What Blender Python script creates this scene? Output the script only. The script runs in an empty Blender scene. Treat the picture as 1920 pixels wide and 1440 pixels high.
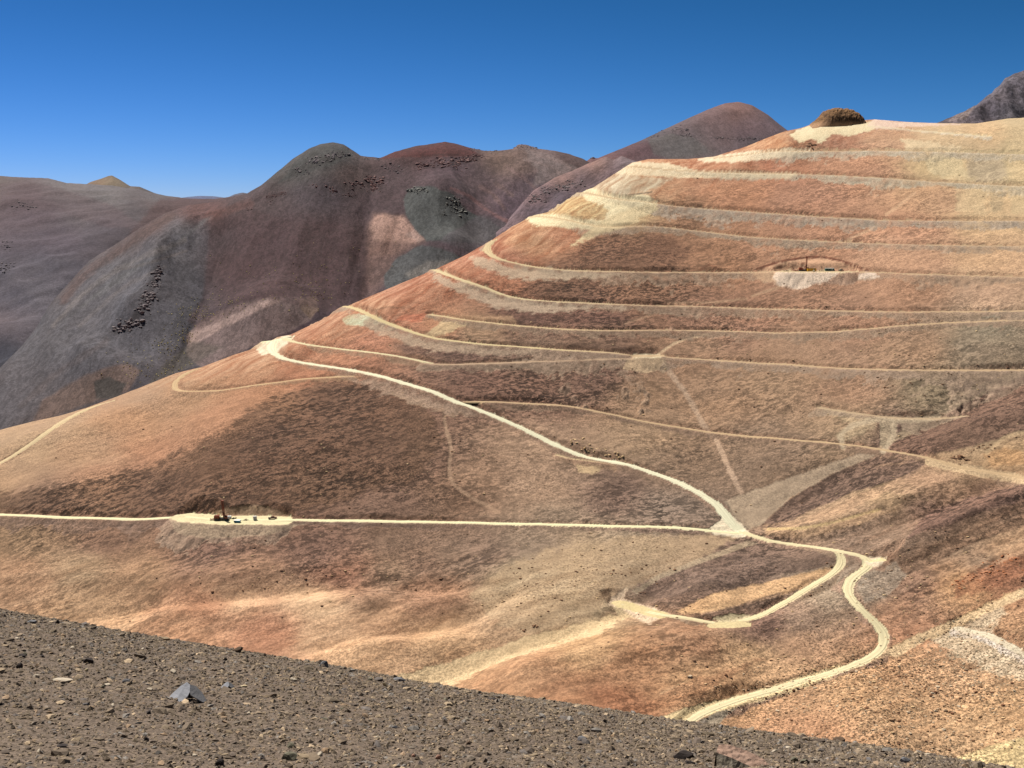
import bpy, math
import numpy as np
from mathutils import Vector, Matrix, Euler

RNG = np.random.RandomState(7)
SC = bpy.context.scene
COLL = SC.collection

# ------------------------------------------------------------------ camera, sky, sun, exposure
F = 2100.0                      # focal length in pixels of a 1920 px wide picture
HORIZON = 400.0
PITCH = math.atan((720 - HORIZON) / F)
cp, sp = math.cos(PITCH), math.sin(PITCH)
cam_d = bpy.data.cameras.new('camera')
cam = bpy.data.objects.new('camera', cam_d)
COLL.objects.link(cam)
cam.location = (0, 0, 0)
cam.rotation_euler = (math.radians(90) - PITCH, 0, 0)
cam_d.sensor_width = 36.0
cam_d.lens = 36.0 * F / 1920.0
cam_d.clip_start = 0.2
cam_d.clip_end = 60000
SC.camera = cam

SUN_AZ = math.radians(-42)      # from +Y towards +X ; negative = left of the view
SUN_EL = math.radians(57)
sd = Vector((math.sin(SUN_AZ) * math.cos(SUN_EL), math.cos(SUN_AZ) * math.cos(SUN_EL), math.sin(SUN_EL)))
world = bpy.data.worlds.new('World')
SC.world = world
world.use_nodes = True
wn = world.node_tree
wn.nodes.clear()
sky = wn.nodes.new('ShaderNodeTexSky')
sky.sky_type = 'NISHITA'
sky.sun_disc = False
sky.sun_elevation = SUN_EL
sky.sun_rotation = SUN_AZ
sky.altitude = 4300
sky.air_density = 1.0
sky.dust_density = 0.0
sky.ozone_density = 1.0
bgn = wn.nodes.new('ShaderNodeBackground')
bgn.inputs['Strength'].default_value = 0.10
wo = wn.nodes.new('ShaderNodeOutputWorld')
sk1 = wn.nodes.new('ShaderNodeSeparateColor'); sk2 = wn.nodes.new('ShaderNodeCombineColor')
wn.links.new(sky.outputs[0], sk1.inputs[0])
for ch, (k_, g_) in enumerate(((0.0308, 2.07), (0.143, 1.42), (0.0903, 1.85))):     # the camera's deep rendering of a thin-air sky
    pw = wn.nodes.new('ShaderNodeMath'); pw.operation = 'POWER'; pw.inputs[1].default_value = g_
    ml = wn.nodes.new('ShaderNodeMath'); ml.operation = 'MULTIPLY'; ml.inputs[1].default_value = k_
    wn.links.new(sk1.outputs[ch], pw.inputs[0]); wn.links.new(pw.outputs[0], ml.inputs[0]); wn.links.new(ml.outputs[0], sk2.inputs[ch])
wn.links.new(sk2.outputs[0], bgn.inputs['Color'])
wn.links.new(bgn.outputs[0], wo.inputs['Surface'])

sun_d = bpy.data.lights.new('sun', 'SUN')
sun_d.energy = 5.0
sun_d.angle = math.radians(0.5)
sun_d.color = (1.0, 0.95, 0.87)
sun = bpy.data.objects.new('sun', sun_d)
COLL.objects.link(sun)
sun.rotation_euler = sd.to_track_quat('Z', 'Y').to_euler()
sun.location = (0, 0, 300)

SC.view_settings.view_transform = 'Standard'
SC.view_settings.look = 'None'
SC.view_settings.exposure = 0.65
SC.view_settings.gamma = 1.0
SC.view_settings.use_curve_mapping = False

# ------------------------------------------------------------------ geometry of the view, noise, small maths
def m_of(py):
    v = (720 - np.asarray(py, float)) / F
    return (v * cp - sp) / (cp + v * sp)

def k_of(py):
    return cp + (720 - np.asarray(py, float)) / F * sp

def py_of(m):
    m = np.asarray(m, float)
    return 720 - F * (m * cp + sp) / (cp - m * sp)

def a_of(px, py):
    return (np.asarray(px, float) - 960) / F / k_of(py)

def px_of(a, py):
    return 960 + F * a * k_of(py)

_p = np.random.RandomState(3).permutation(256)
_p = np.concatenate([_p, _p, _p])
_g = np.array([(math.cos(t), math.sin(t)) for t in np.linspace(0, 2 * math.pi, 17)[:-1]])

def perlin(x, y, seed=0):
    x = np.asarray(x, float) + seed * 37.17
    y = np.asarray(y, float) + seed * 91.73
    xi = np.floor(x).astype(np.int64); yi = np.floor(y).astype(np.int64)
    xf = x - xi; yf = y - yi
    u = xf * xf * xf * (xf * (xf * 6 - 15) + 10)
    v = yf * yf * yf * (yf * (yf * 6 - 15) + 10)
    def gr(ix, iy, fx, fy):
        h = _p[_p[ix & 255] + (iy & 255)] & 15
        g = _g[h]
        return g[..., 0] * fx + g[..., 1] * fy
    n00 = gr(xi, yi, xf, yf); n10 = gr(xi + 1, yi, xf - 1, yf)
    n01 = gr(xi, yi + 1, xf, yf - 1); n11 = gr(xi + 1, yi + 1, xf - 1, yf - 1)
    a = n00 + u * (n10 - n00); b = n01 + u * (n11 - n01)
    return (a + v * (b - a)) * 1.5

def fbm(x, y, octaves=4, seed=0, gain=0.5, lac=2.03):
    r = 0; a = 1.0; s = 0
    for o in range(octaves):
        r = r + a * perlin(x, y, seed + o * 1.37)
        s += a; a *= gain
        x = x * lac; y = y * lac
    return r / s

def sstep(a, b, x):
    t = np.clip((x - a) / (b - a), 0, 1)
    return t * t * (3 - 2 * t)

def lin(c):
    c = np.asarray(c, float) / 255.0
    return np.where(c <= 0.04045, c / 12.92, ((c + 0.055) / 1.055) ** 2.4)

def seen(c, d=(7, 8, 9)):
    """first colour notes were a little too dark and red: the corrected colour"""
    c = np.asarray(c, float); m = c.mean(-1, keepdims=True)
    c = c + np.array(d) * np.clip((215 - m) / 50, 0, 1)
    sat = np.clip((c[..., :1] - c[..., 2:3] - 88) / 20, 0, 1) * np.clip((205 - m) / 30, 0, 1)
    c = c + np.array([-3, 8, 12]) * sat
    return c + np.array([4, 6, 9]) * np.clip((m - 178) / 20, 0, 1) * np.clip((205 - c[..., 2:3]) / 30, 0, 1)

def spline(pts, step=8.0):
    pts = np.asarray(pts, float)
    if len(pts) < 3:
        n = max(2, int(np.hypot(*(pts[1] - pts[0])[:2]) / step))
        return np.array([pts[0] + (pts[1] - pts[0]) * t for t in np.linspace(0, 1, n)])
    P = np.vstack([2 * pts[0] - pts[1], pts, 2 * pts[-1] - pts[-2]])
    out = []
    for i in range(1, len(P) - 2):
        p0, p1, p2, p3 = P[i - 1], P[i], P[i + 1], P[i + 2]
        n = max(1, int(math.hypot(*(p2 - p1)[:2]) / step))
        for t in np.arange(n) / n:
            lo = p1 + (p2 - p1) * t
            cr = 0.5 * ((2 * p1) + (-p0 + p2) * t + (2 * p0 - 5 * p1 + 4 * p2 - p3) * t * t + (-p0 + 3 * p1 - 3 * p2 + p3) * t ** 3)
            out.append(0.75 * cr + 0.25 * lo)
    out.append(P[-2])
    return np.array(out)

class Lattice:
    """a smooth field through scattered points, evaluated on a coarse lattice"""
    def __init__(self, pts, sigma=70.0, x0=-420, x1=2340, y0=60, y1=1760, st=12):
        P = np.array([p[:2] for p in pts], float); V = np.array([np.atleast_1d(p[2]) for p in pts], float)
        xs = np.arange(x0, x1 + st, st); ys = np.arange(y0, y1 + st, st)
        gx, gy = np.meshgrid(xs, ys)
        d2 = (gx[..., None] - P[:, 0]) ** 2 + ((gy[..., None] - P[:, 1]) * 1.6) ** 2
        w = 1.0 / (d2 + 400.0) ** 1.6 * (0.02 + np.exp(-d2 / (2 * (sigma * 2.2) ** 2)))
        w = w / w.sum(-1, keepdims=True)
        self.g = w @ V
        self.x0, self.y0, self.st = x0, y0, st
    def __call__(self, px, py):
        fx = np.clip((px - self.x0) / self.st, 0, self.g.shape[1] - 1.001)
        fy = np.clip((py - self.y0) / self.st, 0, self.g.shape[0] - 1.001)
        ix = fx.astype(int); iy = fy.astype(int); fx = (fx - ix)[..., None]; fy = (fy - iy)[..., None]
        g = self.g
        return (g[iy, ix] * (1 - fx) + g[iy, ix + 1] * fx) * (1 - fy) + (g[iy + 1, ix] * (1 - fx) + g[iy + 1, ix + 1] * fx) * fy

def poly_sd(px, py, poly):
    """signed distance to a polygon, positive inside"""
    poly = np.asarray(poly, float); n = len(poly)
    d = np.full(px.shape, 1e9); ins = np.zeros(px.shape, bool)
    for i in range(n):
        ax, ay = poly[i]; bx, by = poly[(i + 1) % n]
        ex, ey = bx - ax, by - ay
        wx, wy = px - ax, py - ay
        t = np.clip((wx * ex + wy * ey) / (ex * ex + ey * ey + 1e-9), 0, 1)
        d = np.minimum(d, (wx - ex * t) ** 2 + (wy - ey * t) ** 2)
        if ey != 0:
            c = ((ay > py) != (by > py)) & (px < ex * (py - ay) / ey + ax)
            ins ^= c
    d = np.sqrt(d)
    return np.where(ins, d, -d)

def line_d(px, py, pts):
    d = np.full(px.shape, 1e9)
    pts = np.asarray(pts, float)
    for i in range(len(pts) - 1):
        ax, ay = pts[i]; bx, by = pts[i + 1]
        ex, ey = bx - ax, by - ay
        wx, wy = px - ax, py - ay
        t = np.clip((wx * ex + wy * ey) / (ex * ex + ey * ey + 1e-9), 0, 1)
        d = np.minimum(d, (wx - ex * t) ** 2 + (wy - ey * t) ** 2)
    return np.sqrt(d)

# ------------------------------------------------------------------ mesh and tagging helpers
def mesh_np(name, verts, faces, mat=None, smooth=True, colors=None, attrs=None, parent=None):
    me = bpy.data.meshes.new(name)
    verts = np.asarray(verts, np.float32); faces = np.asarray(faces, np.int32)
    nf, k = faces.shape
    me.vertices.add(len(verts)); me.vertices.foreach_set('co', verts.ravel())
    me.loops.add(nf * k); me.loops.foreach_set('vertex_index', faces.ravel())
    me.polygons.add(nf)
    me.polygons.foreach_set('loop_start', np.arange(0, nf * k, k, dtype=np.int32))
    me.polygons.foreach_set('loop_total', np.full(nf, k, np.int32))
    me.update(calc_edges=True)
    me.polygons.foreach_set('use_smooth', np.full(nf, smooth, bool))
    if colors is not None:
        a = me.attributes.new('Col', 'FLOAT_COLOR', 'POINT')
        c = np.ones((len(verts), 4), np.float32); c[:, :3] = colors
        a.data.foreach_set('color', c.ravel())
    for an, av in (attrs or {}).items():
        av = np.asarray(av, np.float32)
        if av.ndim == 2:
            a = me.attributes.new(an, 'FLOAT_VECTOR', 'POINT'); a.data.foreach_set('vector', av.ravel())
        else:
            a = me.attributes.new(an, 'FLOAT', 'POINT'); a.data.foreach_set('value', av)
    if mat: me.materials.append(mat)
    o = bpy.data.objects.new(name, me)
    COLL.objects.link(o)
    if parent: o.parent = parent
    return o

def grid_faces(nc, nr):
    i = np.arange(nc * nr).reshape(nc, nr)
    return np.stack([i[:-1, :-1], i[1:, :-1], i[1:, 1:], i[:-1, 1:]], -1).reshape(-1, 4)

def tag(o, label, cat, group=None):
    o['label'] = label; o['category'] = cat
    if group: o['group'] = group
    return o

def empty(name, loc, rz=0, rx=0, ry=0):
    o = bpy.data.objects.new(name, None); COLL.objects.link(o)
    o.location = loc; o.rotation_euler = (rx, ry, rz); o.empty_display_size = 0.5
    return o

class MB:
    def __init__(s): s.v = []; s.f = []
    def box(s, c, d, rot=None, taper=(1, 1), bev=0.0):
        n = len(s.v); R = Euler(rot).to_matrix() if rot else Matrix.Identity(3)
        b = bev
        if b <= 0:
            pts = []
            for z in (-1, 1):
                tx, ty = (taper if z > 0 else (1, 1))
                for x, y in ((-1, -1), (1, -1), (1, 1), (-1, 1)):
                    pts.append((x * d[0] / 2 * tx, y * d[1] / 2 * ty, z * d[2] / 2))
            for p in pts: s.v.append(tuple(R @ Vector(p) + Vector(c)))
            s.f += [(n, n + 3, n + 2, n + 1), (n + 4, n + 5, n + 6, n + 7)] + [(n + i, n + (i + 1) % 4, n + 4 + (i + 1) % 4, n + 4 + i) for i in range(4)]
        else:
            rings = []
            for z, ins in ((-1, b), (-1, 0), (1, 0), (1, b)):
                zz = z * d[2] / 2 * 1.0
                if ins == 0: zz = z * (d[2] / 2 - b)
                tx, ty = (taper if z > 0 else (1, 1))
                hx = d[0] / 2 * tx - ins; hy = d[1] / 2 * ty - ins
                bb = b * 0.7
                rings.append([(-hx + bb, -hy, zz), (hx - bb, -hy, zz), (hx, -hy + bb, zz), (hx, hy - bb, zz), (hx - bb, hy, zz), (-hx + bb, hy, zz), (-hx, hy - bb, zz), (-hx, -hy + bb, zz)])
            for r in rings:
                for p in r: s.v.append(tuple(R @ Vector(p) + Vector(c)))
            for k in range(3):
                for i in range(8):
                    a = n + k * 8; s.f.append((a + i, a + (i + 1) % 8, a + 8 + (i + 1) % 8, a + 8 + i))
            s.f.append(tuple(n + i for i in range(7, -1, -1))); s.f.append(tuple(n + 24 + i for i in range(8)))
        return s
    def tube(s, p0, p1, r0, r1=None, n=8):
        r1 = r0 if r1 is None else r1
        p0 = Vector(p0); p1 = Vector(p1); q = (p1 - p0).to_track_quat('Z', 'Y'); b = len(s.v)
        for p, r in ((p0, r0), (p1, r1)):
            for i in range(n):
                t = 2 * math.pi * i / n
                s.v.append(tuple(p + q @ Vector((math.cos(t) * r, math.sin(t) * r, 0))))
        s.f += [(b + i, b + (i + 1) % n, b + n + (i + 1) % n, b + n + i) for i in range(n)]
        s.f += [tuple(b + i for i in range(n - 1, -1, -1)), tuple(b + n + i for i in range(n))]
        return s
    def prism(s, prof, y0, y1):
        """profile of (x, z) extruded along y"""
        n = len(prof); b = len(s.v)
        for y in (y0, y1):
            for x, z in prof: s.v.append((x, y, z))
        s.f += [(b + i, b + (i + 1) % n, b + n + (i + 1) % n, b + n + i) for i in range(n)]
        s.f += [tuple(b + i for i in range(n - 1, -1, -1)), tuple(b + n + i for i in range(n))]
        return s
    def build(s, name, mat, parent=None):
        me = bpy.data.meshes.new(name); me.from_pydata(s.v, [], s.f); me.update()
        import bmesh
        bm = bmesh.new(); bm.from_mesh(me); bmesh.ops.recalc_face_normals(bm, faces=bm.faces); bm.to_mesh(me); bm.free()
        me.materials.append(mat)
        o = bpy.data.objects.new(name, me); COLL.objects.link(o)
        if parent: o.parent = parent
        return o

# ------------------------------------------------------------------ materials
def new_mat(name):
    m = bpy.data.materials.new(name); m.use_nodes = True
    nt = m.node_tree; nt.nodes.clear()
    out = nt.nodes.new('ShaderNodeOutputMaterial'); b = nt.nodes.new('ShaderNodeBsdfPrincipled')
    nt.links.new(b.outputs[0], out.inputs[0])
    b.inputs['Roughness'].default_value = 0.95
    b.inputs['Specular IOR Level'].default_value = 0.15
    return m, nt, b

def node(nt, t, **kw):
    n = nt.nodes.new(t)
    for k, v in kw.items(): setattr(n, k, v)
    return n

def math_n(nt, op, a, b=None, c=None, clamp=False):
    n = nt.nodes.new('ShaderNodeMath'); n.operation = op; n.use_clamp = clamp
    for i, v in enumerate((a, b, c)):
        if v is None: continue
        if isinstance(v, (int, float)): n.inputs[i].default_value = v
        else: nt.links.new(v, n.inputs[i])
    return n.outputs[0]

def mapr(nt, v, a, b, c, d):
    n = nt.nodes.new('ShaderNodeMapRange'); n.clamp = True
    nt.links.new(v, n.inputs['Value'])
    for k, x in zip(('From Min', 'From Max', 'To Min', 'To Max'), (a, b, c, d)): n.inputs[k].default_value = x
    return n.outputs[0]

def noise_n(nt, vec, scale, detail=4, rough=0.6, dist=0.0):
    n = nt.nodes.new('ShaderNodeTexNoise')
    n.inputs['Scale'].default_value = scale; n.inputs['Detail'].default_value = detail
    n.inputs['Roughness'].default_value = rough; n.inputs['Distortion'].default_value = dist
    nt.links.new(vec, n.inputs['Vector'])
    return n.outputs['Fac']

def vscale(nt, vec, s):
    n = nt.nodes.new('ShaderNodeVectorMath'); n.operation = 'MULTIPLY'
    nt.links.new(vec, n.inputs[0]); n.inputs[1].default_value = s
    return n.outputs[0]

def terrain_mat(name, unit=1.0, bump=1.0, lo=0.60, hi=1.38):
    """unit = size in metres of the finest grain; streaks are some 14 x 3 units"""
    m, nt, b = new_mat(name)
    col = node(nt, 'ShaderNodeAttribute', attribute_name='Col')
    flow = node(nt, 'ShaderNodeAttribute', attribute_name='flow').outputs['Vector']
    clump = node(nt, 'ShaderNodeAttribute', attribute_name='clump').outputs['Fac']
    grain = node(nt, 'ShaderNodeAttribute', attribute_name='grain').outputs['Fac']
    geo = node(nt, 'ShaderNodeNewGeometry')
    fv = vscale(nt, flow, (1 / (5.0 * unit), 1 / (2.8 * unit), 1 / (4.0 * unit)))
    n1 = noise_n(nt, fv, 1.0, 6, 0.72, 0.35)
    f2 = vscale(nt, flow, (1 / (26.0 * unit), 1 / (9.0 * unit), 1 / (15.0 * unit)))
    n2 = noise_n(nt, f2, 1.0, 3, 0.55, 0.2)
    n3 = noise_n(nt, vscale(nt, geo.outputs['Position'], (1 / (1.25 * unit),) * 3), 1.0, 3, 0.8)
    s = math_n(nt, 'ADD', math_n(nt, 'MULTIPLY', n1, 0.82), math_n(nt, 'MULTIPLY', n2, 0.18))
    f = mapr(nt, s, 0.455, 0.545, lo, hi)
    f = math_n(nt, 'ADD', math_n(nt, 'MULTIPLY', math_n(nt, 'SUBTRACT', f, 1.0), clump), 1.0)
    g = mapr(nt, n3, 0.40, 0.60, -0.6, 0.6)
    g = math_n(nt, 'ADD', math_n(nt, 'MULTIPLY', g, grain), 1.0)
    fac = math_n(nt, 'MULTIPLY', f, g)
    mul = node(nt, 'ShaderNodeVectorMath', operation='SCALE')
    nt.links.new(col.outputs['Color'], mul.inputs[0]); nt.links.new(fac, mul.inputs['Scale'])
    nt.links.new(mul.outputs[0], b.inputs['Base Color'])
    h = math_n(nt, 'ADD', math_n(nt, 'MULTIPLY', math_n(nt, 'MULTIPLY', n1, clump), 0.9 * unit), math_n(nt, 'MULTIPLY', math_n(nt, 'MULTIPLY', n3, grain), 0.9 * unit))
    bp = node(nt, 'ShaderNodeBump'); bp.inputs['Strength'].default_value = 0.8 * bump; bp.inputs['Distance'].default_value = 1.0
    nt.links.new(h, bp.inputs['Height']); nt.links.new(bp.outputs[0], b.inputs['Normal'])
    return m

def rock_mat(name, c1, c2, scale=1.0, bump=0.4, attr=False, rough=0.9):
    m, nt, b = new_mat(name)
    geo = node(nt, 'ShaderNodeNewGeometry')
    n1 = noise_n(nt, vscale(nt, geo.outputs['Position'], (scale, scale, scale * 1.8)), 1.0, 5, 0.65, 0.3)
    mix = node(nt, 'ShaderNodeMix', data_type='RGBA')
    nt.links.new(mapr(nt, n1, 0.35, 0.65, 0, 1), mix.inputs['Factor'])
    mix.inputs['A'].default_value = (*lin(c1), 1); mix.inputs['B'].default_value = (*lin(c2), 1)
    colout = mix.outputs['Result']
    if attr:
        at = node(nt, 'ShaderNodeAttribute', attribute_name='Col')
        mu = node(nt, 'ShaderNodeVectorMath', operation='SCALE')
        nt.links.new(at.outputs['Color'], mu.inputs[0]); nt.links.new(mapr(nt, n1, 0.3, 0.7, 0.8, 1.2), mu.inputs['Scale'])
        colout = mu.outputs[0]
    nt.links.new(colout, b.inputs['Base Color'])
    bp = node(nt, 'ShaderNodeBump'); bp.inputs['Strength'].default_value = bump; bp.inputs['Distance'].default_value = 0.3 / scale
    nt.links.new(n1, bp.inputs['Height']); nt.links.new(bp.outputs[0], b.inputs['Normal'])
    b.inputs['Roughness'].default_value = rough
    return m

def paint(name, c, rough=0.5, metal=0.0, dust=0.35):
    m, nt, b = new_mat(name)
    tc = node(nt, 'ShaderNodeTexCoord')
    n1 = noise_n(nt, tc.outputs['Object'], 1.3, 4, 0.6)
    mix = node(nt, 'ShaderNodeMix', data_type='RGBA')
    nt.links.new(mapr(nt, n1, 0.4, 0.75, 0, dust), mix.inputs['Factor'])
    mix.inputs['A'].default_value = (*lin(c), 1); mix.inputs['B'].default_value = (*lin((176, 150, 118)), 1)
    nt.links.new(mix.outputs['Result'], b.inputs['Base Color'])
    b.inputs['Roughness'].default_value = rough; b.inputs['Metallic'].default_value = metal
    b.inputs['Specular IOR Level'].default_value = 0.4
    return m

# ------------------------------------------------------------------ columns of ground: the general terrain builder
def columns(px0, px1, n, extra=0, margin=400):
    a0 = (px0 - 960) / F; a1 = (px1 - 960) / F
    a = np.linspace(a0, a1, n)
    if extra:
        l = np.linspace(a0 - margin / F, a0, extra + 1)[:-1]; r = np.linspace(a1, a1 + margin / F, extra + 1)[1:]
        a = np.concatenate([l, a, r])
    return a

def crest_rows(a, crest):
    cx = np.array([c[0] for c in crest], float); cy = np.array([c[1] for c in crest], float)
    py = np.full(a.shape, 600.0)
    for _ in range(6): py = np.interp(px_of(a, py), cx, cy)
    return py

def integrate_cols(a, py, anchor_py, anchor_Y, sfun, minslope=0.10):
    """py: (columns, rows) going up; returns distance Y along each column"""
    m = m_of(py)
    px = px_of(a[:, None], py)
    s = sfun(px, py)
    rate = 1.0 / np.maximum(s - m, minslope)
    dm = np.diff(m, axis=1)
    lnY = np.concatenate([np.zeros((len(a), 1)), np.cumsum(dm * 0.5 * (rate[:, 1:] + rate[:, :-1]), axis=1)], 1)
    # pin to the anchor
    ref = np.array([np.interp(-anchor_py[i], -py[i], lnY[i]) for i in range(len(a))])
    return np.exp(lnY - ref[:, None]) * anchor_Y[:, None]

# ================================================================== MAIN HILL AND VALLEY
FG_CREST = [(-400, 1085), (-200, 1110), (0, 1143), (60, 1155), (120, 1165), (250, 1188), (450, 1222), (600, 1245), (740, 1272), (900, 1298), (1050, 1318), (1240, 1348), (1350, 1362), (1500, 1382), (1650, 1402), (1800, 1425), (1920, 1445), (2300, 1500)]
CREST = [(-500, 965), (-200, 865), (0, 806), (60, 790), (110, 780), (160, 766), (205, 749), (260, 728), (330, 700), (380, 688), (440, 664), (485, 650), (520, 631), (545, 627), (600, 601), (650, 574), (700, 553), (760, 528), (812, 507), (870, 480), (925, 449), (960, 425), (1000, 404), (1040, 394), (1060, 377), (1100, 356), (1112, 352), (1160, 321), (1185, 305), (1215, 298), (1290, 298), (1340, 293), (1400, 274), (1440, 258), (1475, 245), (1500, 240), (1525, 232), (1560, 228), (1640, 224), (1700, 229), (1760, 231), (1830, 231), (1890, 222), (1960, 218), (2100, 226), (2400, 250)]

a = columns(-40, 1960, 1080, 55, 420)
NC = len(a)
crest_py = crest_rows(a, CREST)
fgc = crest_rows(a, FG_CREST)
bot_py = fgc + 170
NR = 600
t = np.linspace(0, 1, NR)
PYg = bot_py[:, None] + (crest_py - bot_py)[:, None] * t[None, :]
S_PTS = [(0, 850, .30), (200, 800, .30), (400, 740, .30), (550, 680, .32), (100, 960, .42), (500, 850, .47), (800, 850, .46), (1100, 850, .44), (1300, 750, .44),
         (700, 600, .42), (1000, 450, .44), (1300, 400, .5), (1600, 350, .5), (1850, 300, .52), (1600, 600, .46), (1850, 600, .46),
         (100, 1080, .36), (500, 1100, .34), (800, 1130, .28), (1100, 1060, .20), (1250, 1000, .24), (1000, 1230, .24), (1300, 1180, .22), (1300, 1300, .30),
         (1500, 1250, .28), (1700, 1350, .26), (1880, 1300, .30), (1500, 950, .34), (1700, 820, .40), (1850, 780, .40), (1800, 950, .34), (1800, 1080, .36), (1500, 1080, .26), (1650, 1180, .2), (400, 1300, .3), (900, 1450, .3), (1600, 1550, .3)]
SL = Lattice(S_PTS, 110)
def s_main(px, py):
    s = SL(px, py)[..., 0]
    cr = crest_py[:, None]
    near = sstep(46, 4, py - cr)          # rounding over the top of the ridge
    return s * (1 - near) + (m_of(py) + 0.13) * near
anchor_py = np.interp(px_of(a, 980.0), [-400, 0, 400, 900, 1400, 1650, 1920, 2400], [955, 966, 976, 981, 996, 1045, 1090, 1130])
anchor_Y = np.interp(px_of(a, 980.0), [-400, 0, 400, 900, 1400, 1650, 1920, 2400], [760, 705, 665, 655, 645, 600, 560, 530])
Y = integrate_cols(a, PYg, anchor_py, anchor_Y, s_main)
Z = Y * m_of(PYg)
X = a[:, None] * Y
# the back of the ridge
NB = 22
back = np.linspace(0, 1, NB + 1)[1:] ** 1.5 * 420
mc = m_of(crest_py)[:, None]
slope_b = mc - 0.03 - (mc + 0.42) * sstep(0, 60, back)[None, :]
Zb = Z[:, -1:] + np.cumsum(slope_b * np.diff(np.concatenate([[0], back]))[None, :], axis=1)
Yb = Y[:, -1:] + back[None, :]
Y = np.concatenate([Y, Yb], 1); Z = np.concatenate([Z, Zb], 1); X = a[:, None] * Y
NRT = Y.shape[1]

def to_world(px, py, Yg=None):
    """pixel -> point on the undisturbed hill surface"""
    aa = a_of(px, py)
    i = np.clip(np.searchsorted(a, aa) - 1, 0, NC - 2); w = np.clip((aa - a[i]) / (a[i + 1] - a[i]), 0, 1)
    Ys = []
    for q in (i, i + 1):
        f = (bot_py[q] - py) / (bot_py[q] - crest_py[q]) * (NR - 1)
        f = np.clip(f, 0, NR - 1.001); k = int(f); f -= k
        Ys.append(Y[q, k] * (1 - f) + Y[q, k + 1] * f)
    yy = Ys[0] * (1 - w) + Ys[1] * w
    return np.array([aa * yy, yy])

# grooves and ridges of the valley (world distance to lines)
FOLDS = [
    ([(1440, 958), (1480, 935), (1640, 850), (1780, 765), (1920, 695), (2100, 620)], 8, 20),
    ([(1220, 1095), (1160, 1130), (1000, 1190), (850, 1240), (740, 1275), (600, 1320)], 8, 17),
    ([(2100, 1020), (1920, 1115), (1700, 1210), (1560, 1262), (1340, 1340), (1240, 1380)], 2.5, 12),
    ([(2000, 900), (1920, 935), (1800, 990), (1690, 1040)], -9, 11),
    ([(540, 1240), (620, 1205), (740, 1175), (870, 1155), (960, 1100)], 4.5, 9),
    ([(120, 1160), (260, 1135), (430, 1112), (640, 1092), (860, 1088)], 4.0, 9),
    ([(0, 1080), (200, 1085), (420, 1080), (600, 1062)], -2.5, 12),
    ([(300, 1150), (500, 1140), (660, 1130), (850, 1120)], -3.5, 10),
    ([(560, 1230), (720, 1200), (900, 1190)], -3.0, 12),
    ([(1300, 1170), (1440, 1140), (1560, 1090)], 4.0, 8),
    ([(1250, 1120), (1350, 1085), (1450, 1065), (1570, 1045)], -3.0, 9),
    ([(1000, 1250), (1200, 1215), (1400, 1190), (1600, 1130)], -5.0, 16),
    ([(1430, 1000), (1560, 975), (1680, 945), (1800, 900)], -3.5, 9),
    ([(1480, 1010), (1620, 990), (1760, 950), (1900, 890)], 3.0, 8),
    ([(1560, 870), (1700, 830), (1850, 790), (2000, 760)], -4.0, 16),
    ([(830, 1100), (760, 1120), (700, 1150)], 3.0, 7),
]
dZ = np.zeros_like(Z)
for pts, dep, wid in FOLDS:
    w = np.array([to_world(*p) for p in spline(pts, 30)])
    bb = (X > w[:, 0].min() - 4 * wid) & (X < w[:, 0].max() + 4 * wid) & (Y > w[:, 1].min() - 4 * wid) & (Y < w[:, 1].max() + 4 * wid)
    d = line_d(X[bb], Y[bb], w)
    dZ[bb] -= dep * np.exp(-np.abs(d / wid) ** 1.5)
PY0 = py_of(Z / Y); PX0 = px_of(a[:, None], PY0)
crfade = sstep(0, 60, PYg - crest_py[:, None]); crfade = np.concatenate([crfade, np.repeat(sstep(0, 150, back)[None, :], NC, 0)], 1)
big = fbm(X / 130, Y / 95, 3, 11) * 4.0 + (0.5 - np.abs(fbm((X + 0.35 * Y) / 60, (Y - .2 * X) / 120, 3, 23))) * 3.2 - 1.6
dZ += big * (0.15 + 0.85 * crfade)
Z = Z + dZ
PY = py_of(Z / Y); PX = px_of(a[:, None], PY)
vis = np.zeros_like(Z, bool); vis[:, :NR] = True

# a raycast against the displaced surface
def cast(px, py):
    aa = a_of(px, py)
    i = int(np.clip(np.searchsorted(a, aa) - 1, 0, NC - 2)); w = float(np.clip((aa - a[i]) / (a[i + 1] - a[i]), 0, 1))
    out = []
    for q in (i, i + 1):
        col = PY[q, :NR]
        k = int(np.argmax(col <= py)) if (col <= py).any() else NR - 1
        k = max(k, 1)
        f = np.clip((col[k - 1] - py) / max(col[k - 1] - col[k], 1e-6), 0, 1)
        out.append((Y[q, k - 1] * (1 - f) + Y[q, k] * f, Z[q, k - 1] * (1 - f) + Z[q, k] * f))
    yy = out[0][0] * (1 - w) + out[1][0] * w; zz = out[0][1] * (1 - w) + out[1][1] * w
    return np.array([aa * yy, yy, zz])

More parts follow.
